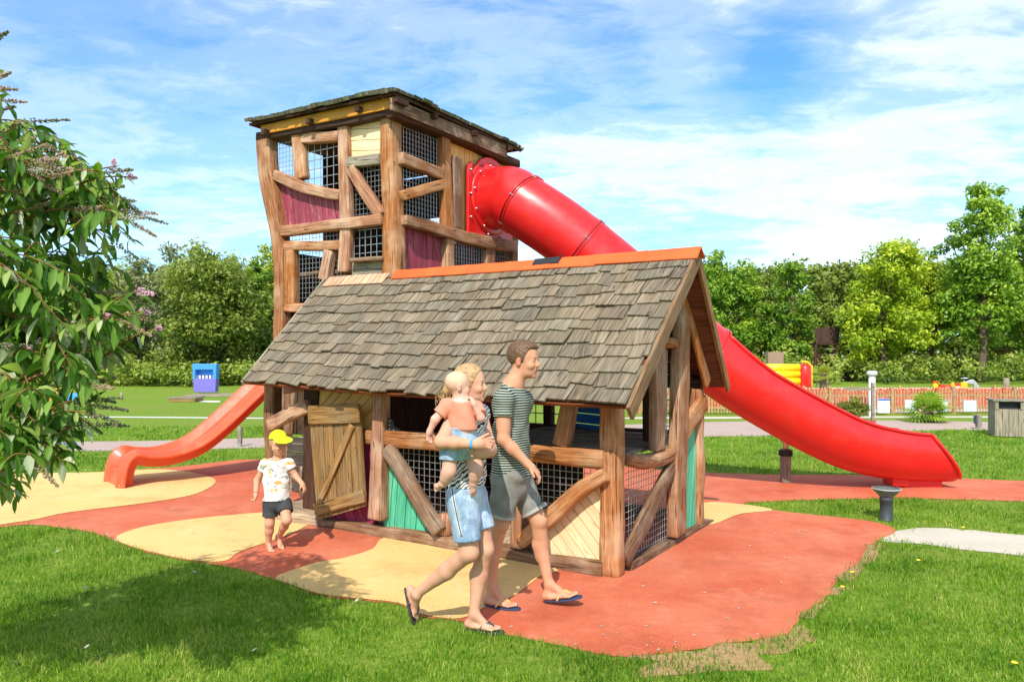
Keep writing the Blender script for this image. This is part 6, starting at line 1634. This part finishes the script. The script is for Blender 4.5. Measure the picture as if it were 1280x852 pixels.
    soled('flip_flop', wo, heel1-up1.normalized()*.0, dT, up1, .222, .95, (.035,.035,.04), (.06,.06,.06)); soled('flip_flop', wo, heel2, d2, (0,0,1), .225, .95, (.035,.035,.04), (.06,.06,.06))

# ---------------------------------------------------------------- BABY
def build_baby():
    Y = 4.36; q = lambda x, y, d=0: at(x, y, Y+d); f = (.55,.80,0); F_, Lf, U = frame(f); skin = (.70,.385,.285)
    paints = []; S = SDF((-.55,4.0,.85), (-.12,4.6,1.66), .0036)
    hc = q(573,482); fr_ = frame((.96,.28,-.15)); paints.append((hc+fr_[2]*.055-fr_[0]*.03, (.095,.09,.075), fr_, (.66,.46,.28), .35))
    Ph, F3 = head(S, hc, .166, (.96,.28,-.15), paints, skin, 1)
    S.rc(q(576,500), hc+V(0,0,-.04), .036, .034, .02); S.rc(q(577,507), q(577,530), .060, .066, .03, sq=(Lf,1.2)); S.rc(q(577,530), q(577,560), .066, .070, .03, sq=(Lf,1.15))
    a1, a2, a3 = q(558,508,.0), q(544,524,-.02), q(537.5,538,-.01); S.rc(a1, a2, .028, .024, .015); S.rc(a2, a3, .024, .017, .015); hand(S, a3, (-.15,.1,-1), (.8,.5,0), .50, (.3,.4,.3), .5, fr=.0095)
    b1, b2, b3 = q(596,509,.03), q(601,522,-.03), q(592.5,505,-.05); S.rc(b1, b2, .027, .023, .012); S.rc(b2, b3, .023, .017, .012); hand(S, b3, (-.35,.25,.9), (.3,.9,0), .50, (.7,.8,.6), .5, fr=.0095)
    for (h_, k_, a_, d_) in ((q(563,562,-.01), q(561.5,588,-.03), q(554,604,.0), V(-.75,.35,-.5)), (q(591,562,.04), q(595,586,-.0), q(591.5,603,.02), V(.05,.15,-1))):
        S.rc(h_, k_, .050, .040, .02); S.rc(k_, a_, .038, .023, .02); S.rc(k_.lerp(a_,.3), k_.lerp(a_,.5), .037, .034, .02)
        upv = V(.5,-.8,.3) if d_.x > -.3 else V(-.2,-.9,-.2); foot(S, a_, a_-d_.normalized()*.018-upv.normalized()*.02, d_, upv, .105, .58, paints=None, k=.01)
    ba = sdf_obj(S, 'person', 'skin', None, V(q(577,575).x, Y, q(577,575).z), skin, paints, 1)
    tag(ba, 'baby in a coral shirt and denim shorts carried on the woman\'s arm', 'person', 'family walking past the playhouse')
    S = SDF((-.55,4.0,1.1), (-.12,4.6,1.5), .0036); dz = wr(.0055, 34, 3.0)
    hem = limb_clip(q(577,536), (0,0,-1)); nk = limb_clip(q(577,500), (.2,.2,1))
    S.rc(q(577,506), q(578,540), .068, .082, .03, sq=(Lf,1.2), clips=hem+nk, disp=dz); S.rc(a1, b1, .040, .040, .02, clips=nk, disp=dz)
    for (a, b, u_) in ((a1,a2,.62),(b1,b2,.75)): ad = (b-a).normalized(); S.rc(a, b, .043, .043, .015, clips=limb_clip(a.lerp(b,u_), ad), disp=dz)
    sdf_obj(S, 'coral_shirt', M['tintcloth'], ba, None, (.72,.27,.17), [(q(576,499.5,-.05), (.06,.1,.016), (V(1,0,0),V(0,1,0),V(0,0,1)), (.80,.52,.40), .4)], 1)
    S = SDF((-.55,4.0,.95), (-.12,4.6,1.35), .0036); dz = wr(.005, 40, 6.0, (.9,.4,.3)); top = limb_clip(q(577,533), (0,0,1))
    S.rc(q(577,535), q(577,556), .073, .080, .02, sq=(Lf,1.15), clips=top, disp=dz)
    for (h_, k_, hm) in ((q(564,556,-.01), q(561.5,588,-.03), q(562,575,-.02)), (q(590,556,.03), q(595,586,0), q(593,572,.02))):
        ad = (k_-h_).normalized(); S.rc(h_, k_, .066, .060, .02, clips=limb_clip(hm, ad), disp=dz); S.rc(hm-ad*.02, hm+ad*.03, .050, .050, 0, mode='sub')
    sdf_obj(S, 'denim_shorts', M['denimb'], ba, None, (1,1,1), [(q(577,535.5), (.2,.2,.008), (V(1,0,0),V(0,1,0),V(0,0,1)), (.75,.8,.85), .4)], 1)
# ---------------------------------------------------------------- BOY
def build_boy():
    Y = 6.44; q = lambda x, y, d=0: at(x, y, Y+d); f = (.28,-.96,0); F_, Lf, U = frame(f); skin = (.60,.315,.19)
    paints = []; S = SDF((-2.38,6.05,-.02), (-1.68,6.85,1.16), .0045)
    hc = q(348,554.5); Ph, F3 = head(S, hc, .200, (.30,-.94,-.14), paints, skin, .7, roll=.05)
    S.rc(q(347,573), hc+V(0,0,-.05), .036, .036, .02); S.rc(q(346.5,581), q(346,600), .066, .066, .03, sq=(Lf,1.35)); S.rc(q(346,600), q(346,628), .066, .074, .03, sq=(Lf,1.25))
    a1, a2, a3 = q(333,579,.0), q(321.5,600,.02), q(319.5,617,-.05); b1, b2, b3 = q(360.5,579,0), q(369,594,.01), q(377.5,604,-.08)
    for (p1, p2, p3) in ((a1,a2,a3),(b1,b2,b3)): S.rc(p1, p2, .032, .027, .02); S.rc(p2, p3, .027, .019, .02)
    hand(S, a3, (.05,-.3,-1), (.5,-.8,.2), .60, (.8,1.0,.7), .5, fr=.0092); hand(S, b3, (.55,-.3,-.8), (-.4,-.8,.0), .60, (.3,.4,.3), .6, fr=.0092)
    la = ((q(338,630,0), q(337,654,-.03), q(335.5,679,.02)), (q(355,630,0), q(358.5,650,-.10), q(348.5,671,.08)))
    for (h_, k_, a_) in la:
        S.rc(h_, k_, .052, .040, .02); S.rc(k_, k_.lerp(a_,.35), .037, .037, .02); S.rc(k_.lerp(a_,.35), a_, .036, .023, .02)
    h1 = V(q(337,686).x, 6.47, .004); foot(S, la[0][2], V(la[0][2].x-.005, la[0][2].y+.025, .004), (.48,-.87,0), (0,0,1), .155, .64, paints=None)
    a_ = la[1][2]; d_ = V(.45,-.60,-.62); up_ = V(.35,-.50,.75); foot(S, a_, a_-d_.normalized()*.03-up_.normalized()*.035, d_, up_, .155, .64, paints=None)
    bo = sdf_obj(S, 'person', 'skin', None, V(q(345,687).x, Y, 0), skin, paints, 1)
    tag(bo, 'barefoot little boy in a yellow cap and printed white t-shirt by the wooden door', 'person', 'family walking past the playhouse')
    S = SDF((-2.38,6.05,.30), (-1.68,6.85,1.0), .0045); dz = wr(.006, 30, 5.0)
    hem = limb_clip(q(346,624), (0,0,-1)); nk = limb_clip(q(348,573.5), (.05,-.25,1))
    S.rc(q(346.5,580), q(346,600), .074, .080, .03, sq=(Lf,1.32), clips=nk, disp=dz); S.rc(q(346,600), q(346,632), .080, .094, .03, sq=(Lf,1.26), clips=hem, disp=dz); S.rc(a1, b1, .040, .040, .02, clips=nk, disp=dz)
    for (a, b) in ((a1,a2),(b1,b2)): ad = (b-a).normalized(); S.rc(a, b, .046, .050, .02, clips=limb_clip(a.lerp(b,.42), ad), disp=dz); S.rc(a.lerp(b,.36), a.lerp(b,.6), .038, .038, 0, mode='sub')
    t = NT('printed_white_tshirt'); g = t.obj(); v1 = t.noise(t.mapp(g, (1,1,1.4)), 17, 2, .6, .8); v2 = t.noise(t.mapp(g, (1,1,2.0), (0,.4,0), (3,5,9)), 19, 2, .5, .5); v3 = t.noise(g, 70, 2, .6)
    c = t.mix(t.ramp(t.math('MULTIPLY_ADD', v3, .22), [(0,0.0),(1,1.0)]), (.82,.80,.74,1), (.82,.80,.74,1))
    m1 = t.ramp(t.math('ADD', v1, t.math('MULTIPLY', v3, .18)), [(.665,0.0),(.69,.85)]); m2 = t.ramp(t.math('ADD', v2, t.math('MULTIPLY', v3, .12)), [(.655,0.0),(.68,.95)])
    c = t.mix(m1, (.82,.80,.74,1), lin(128,132,112)); c = t.mix(m2, c, lin(224,160,70)); t.base(c); t.rough(.9,.15)
    sdf_obj(S, 'printed_t_shirt', t.m, bo, None, (1,1,1), (), 1)
    S = SDF((-2.38,6.05,.20), (-1.68,6.85,.60), .0045); dz = wr(.005, 32, 8.0); top = limb_clip(q(346,618), (0,0,1))
    S.rc(q(346,620), q(346,630), .078, .080, .02, sq=(Lf,1.26), clips=top)
    for (h_, k_, a_), hy, r1 in ((la[0],645.5,.060),(la[1],642,.062)):
        ad = (k_-h_).normalized(); hm = h_+ad*((hy-630)*.0069); S.rc(h_+V(0,0,.01), k_, .064, r1, .012, clips=limb_clip(hm, ad), disp=dz); S.rc(hm-ad*.02, hm+ad*.02, r1-.010, r1-.01, 0, mode='sub')
    sdf_obj(S, 'dark_shorts', M['tintcloth'], bo, None, (.055,.055,.058), (), 1)
    # cap
    f_, l_, u_ = F3; s = .200/.235; S = SDF((-2.3,6.0,.75), (-1.75,6.75,1.2), .004)
    S.el(Ph(-.012,0,.052), (.112*s,.092*s,.092*s), F3, .003, clips=[(tuple(Ph(0,0,.056)), tuple(-u_+f_*.22))])
    
    fc = (f_*.90-l_*-.42).normalized(); S.el(Ph(-.01,0,.060)+fc*.100, (.088*s,.096*s,.010), (fc*.985-u_*.17, u_.cross(fc), u_*.985+fc*.17), .005)
    S.el(Ph(-.008,0,.139), (.010,.010,.006), F3, .003)
    sdf_obj(S, 'yellow_cap', M['tintcloth'], bo, None, (.72,.82,.02), [(Ph(-.01,0,.044)+fc*.11, (.09,.10,.012), (fc*.985-u_*.17, u_.cross(fc), u_*.985+fc*.17), (.50,.60,.05), .5)], 1)  # shadow line under the brim painted into the cap colour
    S = SDF((-2.3,6.2,.7), (-1.75,6.7,1.15), .004); nzf = lambda P: (.002*np.sin(P[...,0]*220+P[...,2]*60)).astype(np.float32)
    S.el(Ph(-.018,0,.022), (.102*s,.087*s,.085*s), F3, .003, clips=[(tuple(Ph(.035,0,.03)), tuple(f_)), (tuple(Ph(0,0,-.03)), tuple(-u_+f_*.3))], disp=nzf)
    sdf_obj(S, 'hair', M['hair_blonde'], bo, None, (1,1,1), (), 0)
    mb = MB(); c_ = a2.lerp(a3,.93); mb.lathe([(.0215,-.004),(.023,0),(.0215,.004)], c_, 16, (.55,.03,.03), (a3-a2).normalized()); mb.build('red_bracelet', M['tint'], bo, True)
def clothm():
    t = NT('plain_cloth'); g = t.obj(); n = t.noise(g, 12, 4, .6); c = t.mix(1.0, t.attr('tint'), t.ramp(n, [(.3,.85),(.7,1.0)]), 'MULTIPLY'); t.base(c); t.rough(.88,.2); t.bump(t.noise(g, 240, 2, .5), .15, .002); return t.m
M['tintcloth'] = clothm()
build_man(); build_woman(); build_baby(); build_boy()
